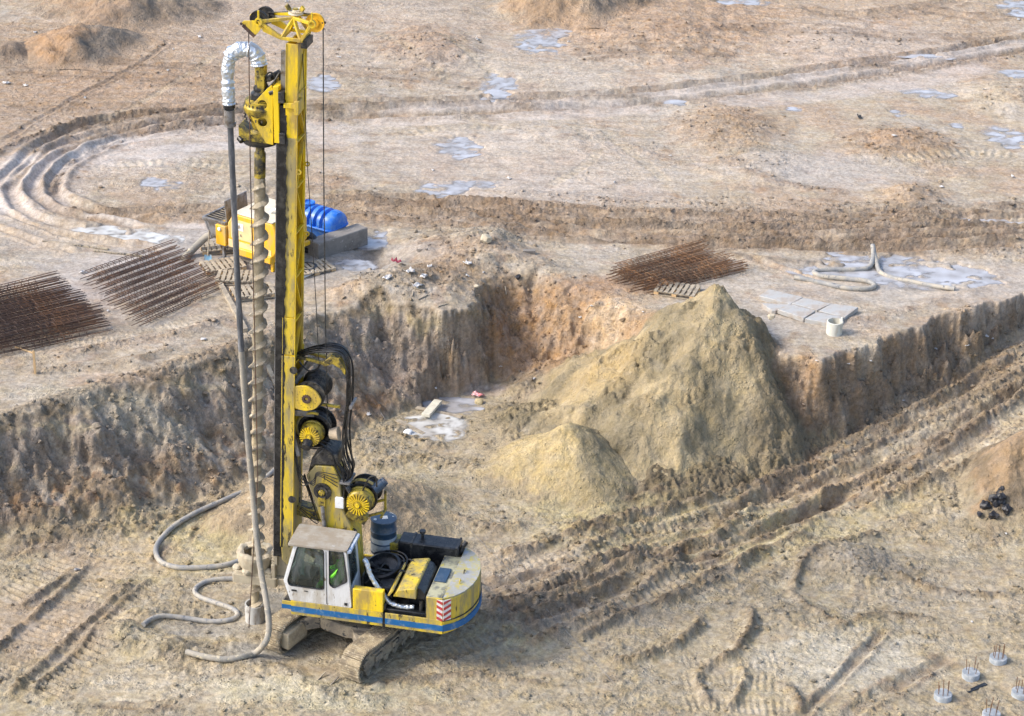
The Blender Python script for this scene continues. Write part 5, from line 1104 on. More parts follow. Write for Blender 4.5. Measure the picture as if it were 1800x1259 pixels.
fl3.add(V, F, True); fl3.build('auger_flight', mat('auger_mud', (.38, .325, .235), .88, dirt=(.33, .27, .19), amt=.42, scale=5, dirt2=(.62, .57, .46), amt2=.25, scale2=9, bump=.5, bscale=24), auger)
yt = MB(); yt.lathe([(.10, 11.28), (.125, 11.3), (.125, 11.85), (.10, 11.88), (.09, 12.1)], ax3(0), adir, 20); yt.build('auger_coupling', m_yelg, auger)
tex_ = bpy.data.textures.new('lumps', 'CLOUDS'); tex_.noise_scale = .11; tex_.noise_depth = 3
def lumpy(o, st=.05, lv=2):
    m1 = o.modifiers.new('sub', 'SUBSURF'); m1.subdivision_type = 'SIMPLE'; m1.levels = m1.render_levels = lv; d = o.modifiers.new('lump', 'DISPLACE'); d.texture = tex_; d.strength = st; d.mid_level = .5; d.texture_coords = 'LOCAL'
    o.data.polygons.foreach_set('use_smooth', [True]*len(o.data.polygons)); return o
# casing guide at the mast foot
gb_ = MB(); gc = ax3(1.9)
gb_.lathe([(.27, -.05), (.30, -.12), (.31, -.28), (.25, -.42), (.34, -.45), (.42, -.20), (.44, -.06), (.43, .02), (.36, .05), (.28, .03), (.27, -.05)], gc, adir, 34)
guide = lumpy(gb_.build('auger_guide', m_mudl, rig), .09, 1)
gp = MB(); x, y = AX(1.3); gp.panel(rr([(x+.46, y+.36), (x+.46, y-.36), (x-.62, y-.36), (x-.62, y+.36)], .06), [circ(x, y, .23, 24)], 1.20, 1.42, 'z'); gp.panel(rr([(x+.40, y+.33), (x+.40, y-.33), (x-.5, y-.33), (x-.5, y+.33)], .05), [circ(x, y, .25, 24)], 1.421, 1.50, 'z'); gp.build('guide_platform', m_mudl, guide, bevel=.02)
for sx, sy in ((.36, .2), (.3, -.25), (-.42, .22), (-.4, -.2), (.1, .34)):
    ml = MB(); ml.lathe([(.10, 0), (.11, .05), (.07, .10), (0, .12)], (x+sx, y+sy, 1.49), n=14); lumpy(ml.build('mud_lump', m_mudl, guide), .08, 1)
gl_ = MB(); gl_.b2(2.02, 2.52, -.3, .33, 1.22, 1.40); gl_.b2(2.40, 2.50, .10, .36, 1.15, 1.78); gl_.b2(2.1, 2.45, -.2, .2, 1.40, 1.95); gl_.cyl((2.55, .2, 1.86), (2.85, .28, 1.82), .05); gl_.build('guide_arm', m_mudl, guide, bevel=.02)

# ---- mast head
hx = lambda px, py, Y: spx(px, py, Y)
mh = MB()
def P3(px, py, Y): x, z = spx(px, py, Y); return (x, Y, z)
for Y in (.30, -.30):
    s_ = 1
    A_ = P3(495, 67, .30); B_ = P3(529, 72, .30); T_ = P3(512, 36, .30); Lp = P3(455, 38, .30); Rp = P3(548, 42, .30); K_ = P3(470, 48, .30)
    f = lambda q: (q[0], Y*(.45 if q is T_ else 1), q[2])
    w_ = .065
    for a, b_ in ((A_, B_), (A_, T_), (B_, T_), (T_, Lp), (T_, Rp), (B_, Rp), (A_, K_), (K_, Lp)): mh.bar(f(a), f(b_), w_)
for q in (A_, B_): mh.bar((q[0], -.32, q[2]), (q[0], .32, q[2]), .07)
mh.bar((T_[0], -.16, T_[2]), (T_[0], .16, T_[2]), .09)
mhead = mh.build('mast_head', m_yel, rig, bevel=.006)
for Y in (.26, -.30):
    pc = MB(); pc.prism([spx(*p, .3) for p in ((424, 41), (428, 37), (447, 37), (460, 40), (458, 52), (451, 61), (444, 62), (430, 50))], Y, Y+.035); pc.prism([spx(*p, .3) for p in ((457, 46), (495, 62), (492, 70), (462, 56))], Y, Y+.035); pc.build('front_arm_plate', m_yel, mhead, bevel=.005)
def pulley(c, r, mm, nm='pulley', w_=.07, ax=(0, 1, 0)):
    p_ = MB(); p_.lathe([(.035, -w_*.6), (.09, -w_*.6), (.09, -w_*.25), (r*.82, -w_*.25), (r, -w_*.5), (r, -w_*.4), (r*.93, 0), (r, w_*.4), (r, w_*.5), (r*.82, w_*.25), (.09, w_*.25), (.09, w_*.6), (.035, w_*.6), (.035, -w_*.6)], c, ax, 34); return p_.build(nm, mm, mhead)
pulley(P3(455, 34, .10), .19, m_dark); pulley(P3(467, 27, -.20), .19, m_dark); pulley(P3(554, 40, .05), .20, m_yelo)
pulley((T_[0]-.02, .0, T_[2]+.10), .17, mat('pale_pulley', (.62, .55, .42), .6), ax=(0, .05, 1))
sc_ = MB()
for px, py, Y in ((455, 38, .30), (549, 42, .30)):
    q = P3(px, py, Y); sc_.lathe([(.05, 0), (.085, 0), (.085, .05), (.05, .05), (.05, 0)], (q[0], q[1], q[2]), (0, 1, 0), 20); sc_.bar((q[0], q[1]+.02, q[2]+.05), (q[0], q[1]+.02, q[2]+.24), .05, .03)
sc_.build('pulley_bearing', m_yel, mhead)
hb3 = MB(); hb3.bar((T_[0]+.12, 0, T_[2]+.12), (T_[0]+.17, .05, T_[2]+.24), .05, .09); hb3.bar((T_[0]-.12, 0, T_[2]+.12), (T_[0]-.19, .05, T_[2]+.22), .05, .09); hb3.cyl((T_[0], 0, T_[2]+.1), (T_[0], 0, T_[2]+.17), .06); hb3.build('rope_clamp', m_yelg, mhead)
nb = MB(); nb.bar(P3(427, 44, .28), P3(448, 64, .28), .05, .07); nb.bar(P3(427, 44, -.28), P3(448, 64, -.28), .05, .07); nb.cyl(P3(424, 42, -.3), P3(424, 42, .34), .03); nb.cyl(P3(573, 40, .05), P3(566, 40, .05), .025); nb.build('rope_guard', m_rust, mhead)
bx = MB(); q = P3(541, 72, .1); bx.b2(q[0]-.03, q[0]+.10, -.2, .28, q[2]-.12, q[2]+.05); bx.build('limit_switch', m_dark, mhead, bevel=.01)
# ropes
def rope(nm, pts, r=.013, par=rig, mm=None): m_ = MB(); m_.tube(pts, r, 6); return m_.build(nm, mm or m_dark, par)
rope('wire_rope', [P3(437, 52, .30), P3(440, 300, .34), P3(447, 560, .38), P3(453, 840, .45), (3.02, .55, .08)], mm=m_rust)
rope('wire_rope', [P3(568, 44, .05), P3(569, 300, .05), P3(572, 560, .05), P3(576, 740, .05)], .014)
rope('wire_rope', [P3(532, 95, .0), P3(534, 140, .0), P3(541, 300, .0), P3(549, 420, 0), P3(557, 560, .0), P3(561, 660, 0)], .010)
rope('wire_rope', [P3(467, 22, -.20), P3(512, 21, 0), P3(554, 26, .05)], .012)

# operator in the cab
op = bpy.data.meshes.new('person'); V = []; E = []; Rr = []
def chain(pts, par=None):
    last = par
    for p, r in pts:
        V.append(Vector(p)); Rr.append(r); i = len(V)-1
        if last is not None: E.append((last, i))
        last = i
    return last
pel = chain([((.78, .78, 1.90), .15)]); wa = chain([((.74, .78, 2.04), .14)], pel); ch = chain([((.73, .80, 2.24), .17)], wa); nk = chain([((.76, .80, 2.40), .07), ((.79, .80, 2.47), .055)], ch)
for sy in (-1, 1):
    chain([((.74, .80+sy*.18, 2.34), .075), ((.86, .80+sy*.22, 2.14), .055), ((1.08, .80+sy*.18, 2.05), .042)], ch)
    chain([((.84, .78+sy*.10, 1.88), .10), ((1.20, .78+sy*.13, 1.86), .075), ((1.24, .78+sy*.13, 1.60), .055), ((1.30, .78+sy*.13, 1.54), .05)], pel)
op.from_pydata([W for W in V], E, []); bodyo = bpy.data.objects.new('jacket', op); COLL.objects.link(bodyo)
per_ = empty('person', rigw(.66, .90, 1.76), RA); per_.scale = (1.05, 1.05, 1.05); tag(per_, 'operator in a bright green hi-vis jacket sitting inside the white cab', 'person')
for i, v in enumerate(op.vertices): v.co = V[i]-Vector((.74, .78, 1.72))
bodyo.parent = per_
skm = bodyo.modifiers.new('skin', 'SKIN'); sv = op.skin_vertices[0].data
for i, r in enumerate(Rr): sv[i].radius = (r, r); sv[i].use_root = (i == 0)
sb_ = bodyo.modifiers.new('sub', 'SUBSURF'); sb_.levels = sb_.render_levels = 1; op.materials.append(m_green)
pxf = lambda x, y, z: Vector((x+.80-.74, y+.80-.78, z+2.58-1.72))
hd_ = MB(); hd_.lathe([(.0, -.12), (.045, -.115), (.065, -.06), (.08, 0), (.085, .05), (.07, .10), (.03, .13), (0, .135)], (0, 0, 0), (0, 0, 1), 20)
hd_.tube([(.075, 0, .02), (.105, 0, -.02), (.08, 0, -.04)], [.012, .018, .012], 6)
for sy in (-1, 1): hd_.tube([(0, sy*.08, .03), (0, sy*.095, 0), (0, sy*.08, -.03)], .014, 6)
hd_.build('head', m_skin, per_, xf=pxf)
ey_ = MB(); [ey_.lathe([(0, 0), (.011, .004), (0, .01)], (.072, sy*.03, .025), (1, 0, 0), 8) for sy in (-1, 1)]; ey_.box((.078, 0, -.065), (.01, .035, .006)); ey_.build('eye', m_cloth, per_, xf=pxf)
hr_ = MB(); hr_.lathe([(.088, .03), (.092, .06), (.078, .115), (.035, .145), (0, .148)], (-.008, 0, 0), (0, 0, 1), 18); hr_.build('hair', m_cloth, per_, xf=pxf)
for sy in (-1, 1):
    hn_ = MB(); b0 = Vector((1.12-.74, .02+sy*.17, 2.05-1.72)); hn_.box(b0, (.09, .075, .03))
    for k in range(4): y0 = b0.y-.03+.02*k; L_ = (.06, .07, .066, .05)[k]; hn_.tube([(b0.x+.04, y0, b0.z), (b0.x+.04+L_*.6, y0, b0.z-.005), (b0.x+.04+L_, y0, b0.z-.035)], [.010, .009, .007], 6)
    hn_.tube([(b0.x-.01, b0.y-sy*.035, b0.z), (b0.x+.03, b0.y-sy*.06, b0.z-.01), (b0.x+.05, b0.y-sy*.06, b0.z-.03)], [.012, .010, .008], 6); hn_.build('hand', m_skin, per_)
vs_ = MB(); 
# things carried by the rig
# oil drum
dm = empty('oil_drum', rigw(.13, -.93, 1.76)); dm.scale = (1.08, 1.08, 1.03); tag(dm, 'dark blue steel drum with a pale band standing on the rig deck', 'oil drum')
o_ = MB(); o_.lathe([(0, 0), (.285, 0), (.29, .02), (.285, .04), (.28, .27), (.292, .285), (.28, .30), (.28, .56), (.292, .575), (.28, .59), (.28, .82), (.29, .84), (.285, .86), (.27, .845), (0, .845)], n=40); o_.build('drum_shell', m_drum, dm)
o_ = MB(); o_.lathe([(.284, .05), (.2855, .05), (.2855, .265), (.284, .265)], n=40); o_.lathe([(.2815, .305), (.283, .305), (.283, .43), (.2815, .43)], n=40); o_.build('pale_band', m_drumw, dm)
o_ = MB(); o_.box((.02, .03, .849), (.13, .13, .004), rz=.2); o_.build('paper_label', m_paper, dm)
o_ = MB(); o_.cyl((-.18, -.08, .845), (-.18, -.08, .865), .035); o_.cyl((.2, .08, .845), (.2, .08, .855), .02); o_.build('bung', m_drumw, dm)

# delivery hose with the foil-wrapped bend
def wpath(L_): return [np.array(W2W) for W2W in L_]
hcp = [(2.545, .05, 13.80), (2.58, .05, 13.98), (2.72, .06, 14.12), (2.92, .08, 14.12), (3.12, .10, 14.00), (3.20, .13, 13.75), (3.21, .16, 13.40), (3.19, .2, 13.15), (3.18, .22, 12.92)]
dh = empty('delivery_hose', rigw(3.18, .22, 0)); tag(dh, 'long delivery hose hanging from a foil-wrapped bend beside the auger and trailing on the mud', 'hose')
def w_(p): return RO+EX*p[0]+EY*p[1]+Vector((0, 0, p[2]))-dh.location
pts = [w_(p) for p in smooth_line([np.array(p) for p in hcp], 6)]
rs = random.Random(8)
fo2 = MB(); fo2.tube(pts, [(.17 if i < 26 else .135)+rs.uniform(-.016, .016) for i in range(len(pts))], 18); fo2.build('foil_bend', m_foil, dh)
cl2 = MB(); cl2.lathe([(.115, -.02), (.13, -.02), (.13, .05), (.115, .05)], w_((3.18, .22, 12.88)), (0, 0, 1), 22); cl2.build('hose_clamp', m_blk, dh)
cl3 = MB(); cl3.lathe([(.10, -.25), (.112, -.25), (.115, .1), (.10, .1)], w_((3.18, .22, 12.72)), (0, 0, 1), 22); cl3.lathe([(.10, -.05), (.125, -.05), (.125, .02), (.10, .02)], w_((3.17, .22, 12.50)), (0, 0, 1), 22); cl3.build('hose_coupling', m_grey, dh)
hz1 = [(3.17, .22, 12.6), (3.14, .25, 11.1), (3.10, .28, 8.8), (3.06, .30, 7.2)]
def hs3(px, py, Y): x_, z_ = spx(px, py, Y); return (x_, Y, z_)
hz2 = [hz1[-1], hs3(435, 760, .32), hs3(444, 860, .40), hs3(450, 930, .55), hs3(458, 1000, .85), hs3(466, 1045, 1.15), hs3(472, 1085, 1.42), hs3(472, 1112, 1.58), hs3(465, 1132, 1.72)]
gp_ = [(448, 1149, .10), (425, 1159, .09), (395, 1163, .09), (360, 1158, .09), (328, 1150, .06)]
g3 = [unp(*q) for q in gp_]; g3 = [np.array((q[0], q[1], max(q[2], gz(q[0], q[1])+.065))) for q in g3]
a1 = [w_(p) for p in smooth_line([np.array(p) for p in hz1], 8)]; MB().tube(a1, [.068+.004*math.sin(i*1.7) for i in range(len(a1))], 14).build('upper_hose', m_rub, dh)
L2 = [np.array(RO+EX*p[0]+EY*p[1]+Vector((0, 0, p[2]))) for p in hz2]+g3
a2_ = [Vector(p)-dh.location for p in smooth_line(L2, 8)]; MB().tube(a2_, [.072+.005*math.sin(i*2.1) for i in range(len(a2_))], 14).build('lower_hose', m_rubm, dh)
# steel casing round the hole
x, y = AX(.2); cpz = rigw(x, y, 0); zc = gz(cpz.x, cpz.y)
o_ = MB(); o_.lathe([(.205, -.25), (.235, -.25), (.235, .46), (.205, .46), (.205, -.2)], (0, 0, 0), (0, 0, 1), 36)
cs_ = o_.build('steel_casing', mat('slurry_streaked_casing', (.50, .50, .48), .6, dirt=(.30, .27, .23), amt=.4, scale=4, dirt2=(.14, .13, .12), amt2=.2, scale2=8, streak=True), None); cs_.location = (cpz.x, cpz.y, zc); tag(cs_, 'short grey steel casing pipe around the auger at ground level', 'casing pipe')

# ================================================================ ground hoses
def ghose(label, px, r, mm, grp=None, z=None, nm='ground_hose', ends=True):
    P = []
    for q in px:
        h = hit(q[0], q[1]); lift = q[2] if len(q) > 2 else 0
        P.append(np.array((h[0], h[1], h[2]+r*.75+lift)))
    S = smooth_line(P, 9); S = [np.array((p[0], p[1], max(p[2], gz(p[0], p[1])+r*.6))) for p in S]
    for _ in range(3): S = [S[0]]+[(S[i-1]+2*S[i]+S[i+1])/4 for i in range(1, len(S)-1)]+[S[-1]]
    o0 = Vector(S[len(S)//2]); m_ = MB(); m_.tube([Vector(p)-o0 for p in S], [r+.003*math.sin(i*1.9) for i in range(len(S))], 14); o = m_.build(nm, mm); o.location = o0; tag(o, label, 'hose', grp); return o
ghose('thick grey hose looping over the sand from behind the rig to the auger guide', [(560, 735), (520, 790), (480, 832), (440, 862), (400, 880), (350, 902), (310, 925), (284, 950), (274, 970), (282, 990), (310, 1001), (350, 1001), (390, 998), (420, 990)], .068, m_hose)
ghose('S-shaped grey hose lying on the mud left of the casing pipe', [(440, 1024), (400, 1021), (362, 1026), (343, 1040), (350, 1052), (380, 1063), (408, 1073), (418, 1084), (405, 1093), (370, 1096), (330, 1091), (290, 1086), (265, 1092), (252, 1102)], .062, m_hose)
ghose('pale hose folded in an S on the wet plateau, nearest the concrete slabs', [(1533, 452, .25), (1534, 462, .12), (1528, 473), (1505, 478), (1470, 478), (1440, 479), (1431, 483), (1445, 489), (1490, 494), (1525, 498), (1537, 505), (1525, 511), (1490, 510), (1440, 500), (1396, 491)], .075, m_hose, 'discarded hoses on the wet plateau')
ghose('pale hose crossing the puddle on the wet plateau and pointing right', [(1532, 450, .3), (1538, 464, .1), (1548, 483), (1575, 493), (1600, 498), (1640, 506), (1678, 511)], .072, m_hose, 'discarded hoses on the wet plateau')
# the offcut resting near the pallets and a plank along the bank
def log(label, a, b, w, h, mm, nm='plank', cat='plank', grp=None, z0=0, z1=0, rnd=False):
    A_, B_ = hit(*a), hit(*b); A_ = Vector((A_[0], A_[1], A_[2]+h/2+z0)); B_ = Vector((B_[0], B_[1], B_[2]+h/2+z1)); c_ = (A_+B_)/2
    m_ = MB(); (m_.tube([A_-c_, B_-c_], w, 12) if rnd else m_.bar(A_-c_, B_-c_, w, h)); o = m_.build(nm, mm, bevel=0 if rnd else .008); o.location = c_; tag(o, label, cat, grp); return o
log('long weathered beam lying across the bank top left of the auger', (384, 497), (432, 585), .14, .12, m_wood, 'timber_beam', 'beam')
log('lower grey beam leaning down the pit wall behind the auger', (445, 590), (488, 690), .13, .10, m_wood, 'timber_beam', 'beam')
log('long thin dark pole lying on the mud at the far left', (75, 425), (190, 440), .035, .05, m_side, 'pole', 'pole', rnd=True)
log('short dark pole beside the rebar cages at the far left', (165, 442), (250, 452), .035, .05, m_side, 'pole', 'pole', rnd=True)
log('bleached off-white plank lying over the pit puddle', (748, 739), (770, 715), .24, .09, mat('pale_board', (.68, .64, .52), .7, dirt=(.4, .36, .28), amt=.25, scale=7), z1=.12, z0=.1)
log('grey plank under the off-white plank in the pit puddle', (732, 720), (812, 737), .14, .05, m_wood, z0=.02, z1=.02)
log('grey plank at the left edge of the pit puddle', (698, 742), (745, 765), .15, .05, m_wood, z0=.02)
log('fallen wooden lath by the stake at the left', (27, 611), (60, 622), .05, .03, m_woodn)
# survey stakes
def stake(px, py, h, label):
    q = hit(px, py); m_ = MB(); m_.prism([(-.028, -.1), (.028, -.1), (.028, h-.03), (0, h), (-.028, h-.03)], -.022, .022); o = m_.build('survey_stake', m_woodn); o.location = q; tag(o, label, 'stake'); return o
stake(62, 657, .68, 'light new wooden stake standing at the top of the left pit wall')

# ================================================================ piles with starter bars
def pile(px, py, label, bars=6, h=.13, rot=0):
    q = hit(px, py); root = empty('concrete_pile', (q[0], q[1], q[2]), rot); tag(root, label, 'pile head', 'concrete pile heads with starter bars in the bottom right corner')
    m_ = MB(); m_.lathe([(0, -.3), (.20, -.3), (.205, h-.01), (.197, h), (0, h)], n=36); m_.build('pile_cap', m_pile, root, bevel=0)
    for k in range(bars):
        a = 2*math.pi*k/bars+.3; x, y = .12*math.cos(a), .12*math.sin(a); tx, ty = random.uniform(-.03, .03), random.uniform(-.03, .03)
        m2 = MB(); m2.tube([(x, y, h-.05), (x+tx, y+ty, h+.30+random.uniform(-.06, .08))], .009, 6); m2.build('starter_bar', m_rusto, root)
pile(1657, 1228, 'pile head with rusty bars, leftmost of the bottom right group'); pile(1706, 1190, 'pile head with the black scrap strip just in front of it', 4, rot=.5)
pile(1754, 1163, 'pile head farthest back, with thin pale bars', 8, rot=.2); pile(1793, 1224, 'pile head cut by the right edge of the photo', 5, rot=.9); pile(1742, 1262, 'pile head cut by the bottom edge of the photo', 5, rot=1.3)
log('flat black scrap strip lying in front of the second pile head', (1700, 1218), (1733, 1203), .10, .02, m_blk, 'scrap_strip', 'scrap')

# ================================================================ rebar cages
def cage_proto(L_=5.0, r=.13, mm=m_rust, thick=.010):
    root = empty('rebar_cage'); m_ = MB()
    for k in range(6):
        a = 2*math.pi*k/6+.2; m_.tube([(-L_/2-.15*((k*7) % 3), r*math.cos(a), r+r*math.sin(a)), (L_/2+.25, r*math.cos(a)*.95, r+r*math.sin(a))], thick, 4, smooth=False)
    m_.build('longitudinal_bars', mm, root); n = int((L_-.6)/.20)*10
    m_ = MB(); m_.tube([(-L_/2+.1+(L_-.5)*i/n, (r+.012)*math.cos(2*math.pi*i/10), r+(r+.012)*math.sin(2*math.pi*i/10)) for i in range(n+1)], .0075, 3, caps=False, smooth=False); m_.build('spiral_tie', mm, root)
    return root
def copy_tree(o, parent=None):
    c = o.copy(); COLL.objects.link(c); c.parent = parent
    for ch_ in [x for x in COLL.objects if x.parent == o]: copy_tree(ch_, c)
    return c
def cage_mat(a, b, c, d, n, L_, mm, grp, where, layers=1, thick=.011, jit=.12):
    """a,b: pixels of the two ends of the near-most cage; c,d of the far-most one"""
    A_, B_, C_, D_ = [np.array(unp(*p, ZU)[:2]) for p in (a, b, c, d)]; first = cage_proto(L_, .13, mm, thick); rs_ = random.Random(n)
    kids = [x for x in COLL.objects if x.parent == first]
    for i in range(n*layers):
        lay = i//n; t_ = (i % n)/(n-1)*(1-.12*lay)+.06*lay; p = (A_*(1-t_)+C_*t_); q = (B_*(1-t_)+D_*t_); dd = q-p; ctr = (p+q)/2+dd/np.linalg.norm(dd)*rs_.uniform(-jit, jit)
        if i == 0: o = first
        else:
            o = first.copy(); COLL.objects.link(o)
            for ch_ in kids: k_ = ch_.copy(); COLL.objects.link(k_); k_.parent = o
        z = gz(ctr[0], ctr[1]); o.location = (ctr[0], ctr[1], z+.01+lay*.24); o.rotation_euler = (rs_.uniform(0, 6) if False else 0, 0, math.atan2(dd[1], dd[0])+rs_.uniform(-.02, .02))
        ordw = ['nearest to the pit', 'second', 'third', 'fourth', 'fifth', 'sixth', 'seventh', 'eighth', 'ninth', 'tenth', 'eleventh', 'twelfth', 'thirteenth', 'fourteenth', 'fifteenth', 'sixteenth'][i % n]
        if i % n == n-1: ordw = 'farthest from the pit'
        tag(o, f'rebar cage {"on top of" if lay else "in"} {where}, {ordw if (i % n in (0, n-1)) else ordw+" from the pit"}', 'rebar cage', grp)
cage_mat((-60, 634), (192, 581), (-150, 562), (98, 501), 12, 3.7, m_rust, 'rebar cages of the left batch', 'the left batch at the photo edge', 2)
cage_mat((248, 573), (380, 515), (147, 494), (303, 438), 10, 2.9, m_rust, 'rebar cages of the middle batch left of the auger', 'the batch just left of the auger', 1)
cage_mat((1150, 516), (1300, 478), (1075, 484), (1225, 440), 12, 3.1, m_rusto, 'rebar cages behind the tallest sand heap', 'the orange batch behind the heap', 1, .011, .3)

# ================================================================ pallets
def pallet(px, py, rz, label, z=0, tilt=0):
    q = hit(px, py); root = empty('pallet', (q[0], q[1], q[2]+z+.01), rz); root.rotation_euler = (tilt, 0, rz); tag(root, label, 'pallet', 'wooden pallets lying about the plateau')
    m_ = MB(); [m_.box((-.55+k*.157, 0, .133), (.10, .8, .02)) for k in range(8)]; m_.build('top_board', m_wood, root)
    m_ = MB(); [m_.box((0, y, .113), (1.2, .09, .02)) for y in (-.35, 0, .35)]; [m_.box((0, y, .011), (1.2, .1, .02)) for y in (-.35, 0, .35)]; m_.build('stringer_board', m_wood, root)
    m_ = MB(); [m_.box((x, y, .062), (.14, .09, .08)) for x in (-.53, 0, .53) for y in (-.35, 0, .35)]; m_.build('spacer_block', m_woodn, root)
pallet(1190, 515, -.30, 'grey-topped pallet sticking out from under the orange-brown rebar cages')
pallet(392, 472, .42, 'weathered pallet in front of the pump hopper, beside the blue shovel'); pallet(418, 493, .0, 'pallet behind the hanging hose, between two other pallets')
pallet(445, 518, .35, 'nearest pallet on the bank left of the mast'); pallet(548, 478, .55, 'pallet on the ground at the corner of the concrete block'); pallet(388, 438, .3, 'pallet lying under the pump hopper')

# ================================================================ slabs, blocks, casing on the plateau
ga = [hit(*p) for p in ((1337, 528), (1375, 515), (1508, 547), (1475, 571))]
SL = [((1333, 527), (1352, 515), (1411, 528), (1389, 541), 'back left slab of the concrete slab group, half under the sand'), ((1338, 540), (1388, 541.5), (1363, 553), (1356, 552), 'small front left slab beside the sand heap'),
      ((1391, 540), (1412, 529), (1461, 541), (1436, 552), 'middle back slab of the concrete slab group'), ((1366, 553), (1386, 542), (1433, 554), (1412, 567), 'middle front slab of the concrete slab group'),
      ((1438, 553), (1462, 541.5), (1508, 549), (1485, 563), 'right-hand slab of the concrete slab group with a dark edge'), ((1414, 567.5), (1435, 555), (1484, 564), (1462, 577), 'front slab just behind the white pipe stub')]
for a, b_, c_, d, lb in SL:
    Q = [unp(*p, gz(*unp(*p, ZU)[:2])) for p in (a, b_, c_, d)]; cx_ = sum(q[0] for q in Q)/4; cy_ = sum(q[1] for q in Q)/4; zz_ = max(gz(q[0], q[1]) for q in Q)
    m_ = MB(); m_.prism([(q[0]-cx_, q[1]-cy_) for q in Q], -.08, .06, 'z'); o = m_.build('concrete_slab', m_slab, bevel=.012); o.location = (cx_, cy_, zz_+.045+random.uniform(0, .02)); tag(o, lb, 'slab', 'concrete slabs lying on the plateau')
q = hit(1466, 586); m_ = MB(); m_.lathe([(.195, -.05), (.225, -.05), (.228, .36), (.20, .37), (.195, .3), (.195, -.02)], n=30); m_.add([(.15, .16, .33), (.22, .05, .33), (.20, .10, .47)], [(0, 1, 2)]); o = m_.build('pipe_stub', mat('whitewashed_pipe', (.62, .62, .56), .7, dirt=(.45, .42, .34), amt=.35, scale=4, streak=True)); o.location = (q[0], q[1], q[2]); tag(o, 'white cement-coated pipe stub standing in front of the slabs', 'pipe stub')
A_, B_ = [np.array(unp(*p, ZU)) for p in ((560, 458), (647, 429))]; dd = B_-A_; an = math.atan2(dd[1], dd[0]); L_ = np.linalg.norm(dd[:2]); nrm = np.array((-dd[1], dd[0]))/L_
cc0 = (A_+B_)[:2]/2+nrm[:2]*.25; zb0 = min(gz(*cc0), ZU)-.03
m_ = MB(); m_.box((0, 0, .28), (L_, .50, .56)); blk = m_.build('concrete_block', m_concd, bevel=.03); blk.location = (cc0[0], cc0[1], zb0); blk.rotation_euler = (0, 0, an); tag(blk, 'long dark concrete foundation block in front of the blue tank', 'concrete block')
# blue tank
TKA = math.radians(-33); tc0 = (-5.98, 18.05); tk = empty('water_tank', (tc0[0], tc0[1], gz(tc0[0], tc0[1])+.12), TKA); tag(tk, 'blue ribbed plastic water tank behind the concrete block', 'water tank')
def tprof(x, bulge=0):  # upper half section
    return None
up_ = MB(); nxs = 44; V = []; F = []; na = 22; Lt = 1.75
for i in range(nxs+1):
    x = -Lt/2+Lt*i/nxs; e = min(1, (Lt/2-abs(x))/.30); s_ = (max(0, 1-(1-e)**2.2))**.5*.35+.65 if e < 1 else 1
    rib = .0 if (abs(x) > .62) else -.085*(1 if (math.sin((x+.08)*2*math.pi/.245) > .1) else 0)
    for k in range(na+1):
        a = math.pi*k/na; V.append((x, (.47+rib)*s_*math.cos(a), .42+(.50+rib)*s_*math.sin(a)**.85))
for i in range(nxs):
    for k in range(na): a = i*(na+1)+k; F.append((a, a+1, a+na+2, a+na+1))
F.append(tuple(range(na+1))); F.append(tuple((nxs*(na+1)+k) for k in range(na+1))[::-1]); up_.add(V, F, True); up_.build('tank_shell', m_tank, tk)
lo_ = MB(); V = []; F = []
for i, (zz, kx, ky) in enumerate(((.0, .86, .78), (.38, .96, .97), (.42, 1.0, 1.02))):
    P = rr([(-Lt/2*kx, -.47*ky), (Lt/2*kx, -.47*ky), (Lt/2*kx, .47*ky), (-Lt/2*kx, .47*ky)], .22, 6); nP = len(P); V += [(p[0], p[1], zz) for p in P]
for i in range(2):
    for k in range(nP): F.append((i*nP+k, i*nP+(k+1) % nP, (i+1)*nP+(k+1) % nP, (i+1)*nP+k))
F.append(tuple(range(nP))[::-1]); F.append(tuple(range(2*nP, 3*nP))); lo_.add(V, F, True); lo_.build('tank_base', m_tank, tk)
fg = MB(); P = rr([(-Lt/2-.02, -.50), (Lt/2+.02, -.50), (Lt/2+.02, .50), (-Lt/2-.02, .50)], .25, 6); fg.prism(P, .40, .45, 'z'); fg.build('tank_flange', m_tank, tk, bevel=.01)
ld = MB(); ld.lathe([(.13, .86), (.20, .86), (.21, .97), (.17, .98), (.15, .93), (.0, .90)], (-.35, 0, 0), (0, 0, 1), 26); ld.build('tank_lid', m_tank, tk); ld = MB(); ld.box((.72, 0, .84), (.16, .2, .08)); ld.build('tank_boss', m_tank, tk)
bd = MB(); bd.box((.2, 0, -.05), (1.3, .9, .05)); bd.box((-.3, -.3, -.11), (.1, .8, .08)); bd.box((.5, -.3, -.11), (.1, .8, .08)); bd_ = bd.build('support_board', m_wood); bd_.parent = None
bd_.location = tk.location; bd_.rotation_euler = tk.rotation_euler; tag(bd_, 'wooden platform under the blue water tank', 'wooden platform')

# concrete pump trailer
pc0 = (-7.73, 16.28); PA = math.radians(-32)
pm = empty('concrete_pump', (pc0[0], pc0[1], gz(pc0[0], pc0[1])), PA); pm.scale = (1.12, 1.12, 1.12); tag(pm, 'yellow trailer concrete pump with open grey hopper standing behind the auger', 'concrete pump')
bd1 = MB(); bd1.prism([(-.42, .62), (-.42, 1.10), (-.22, 1.42), (1.08, 1.42), (1.2, 1.20), (1.2, .62), (1.05, .42), (-.25, .42)], -.52, .80); bod = bd1.build('pump_body', m_yelo, pm, bevel=.05)
lt1 = MB(); lt1.b2(-.20, 1.08, -.53, .81, 1.421, 1.45); lt1.build('pump_top', mat('sunbleached_cover', (.68, .60, .46), .6, dirt=(.5, .46, .38), amt=.3, scale=4), bod, bevel=.02)
ptc = mat('bleached_peach_paint', (.78, .58, .30), .5, dirt=(.6, .5, .3), amt=.3, scale=4)
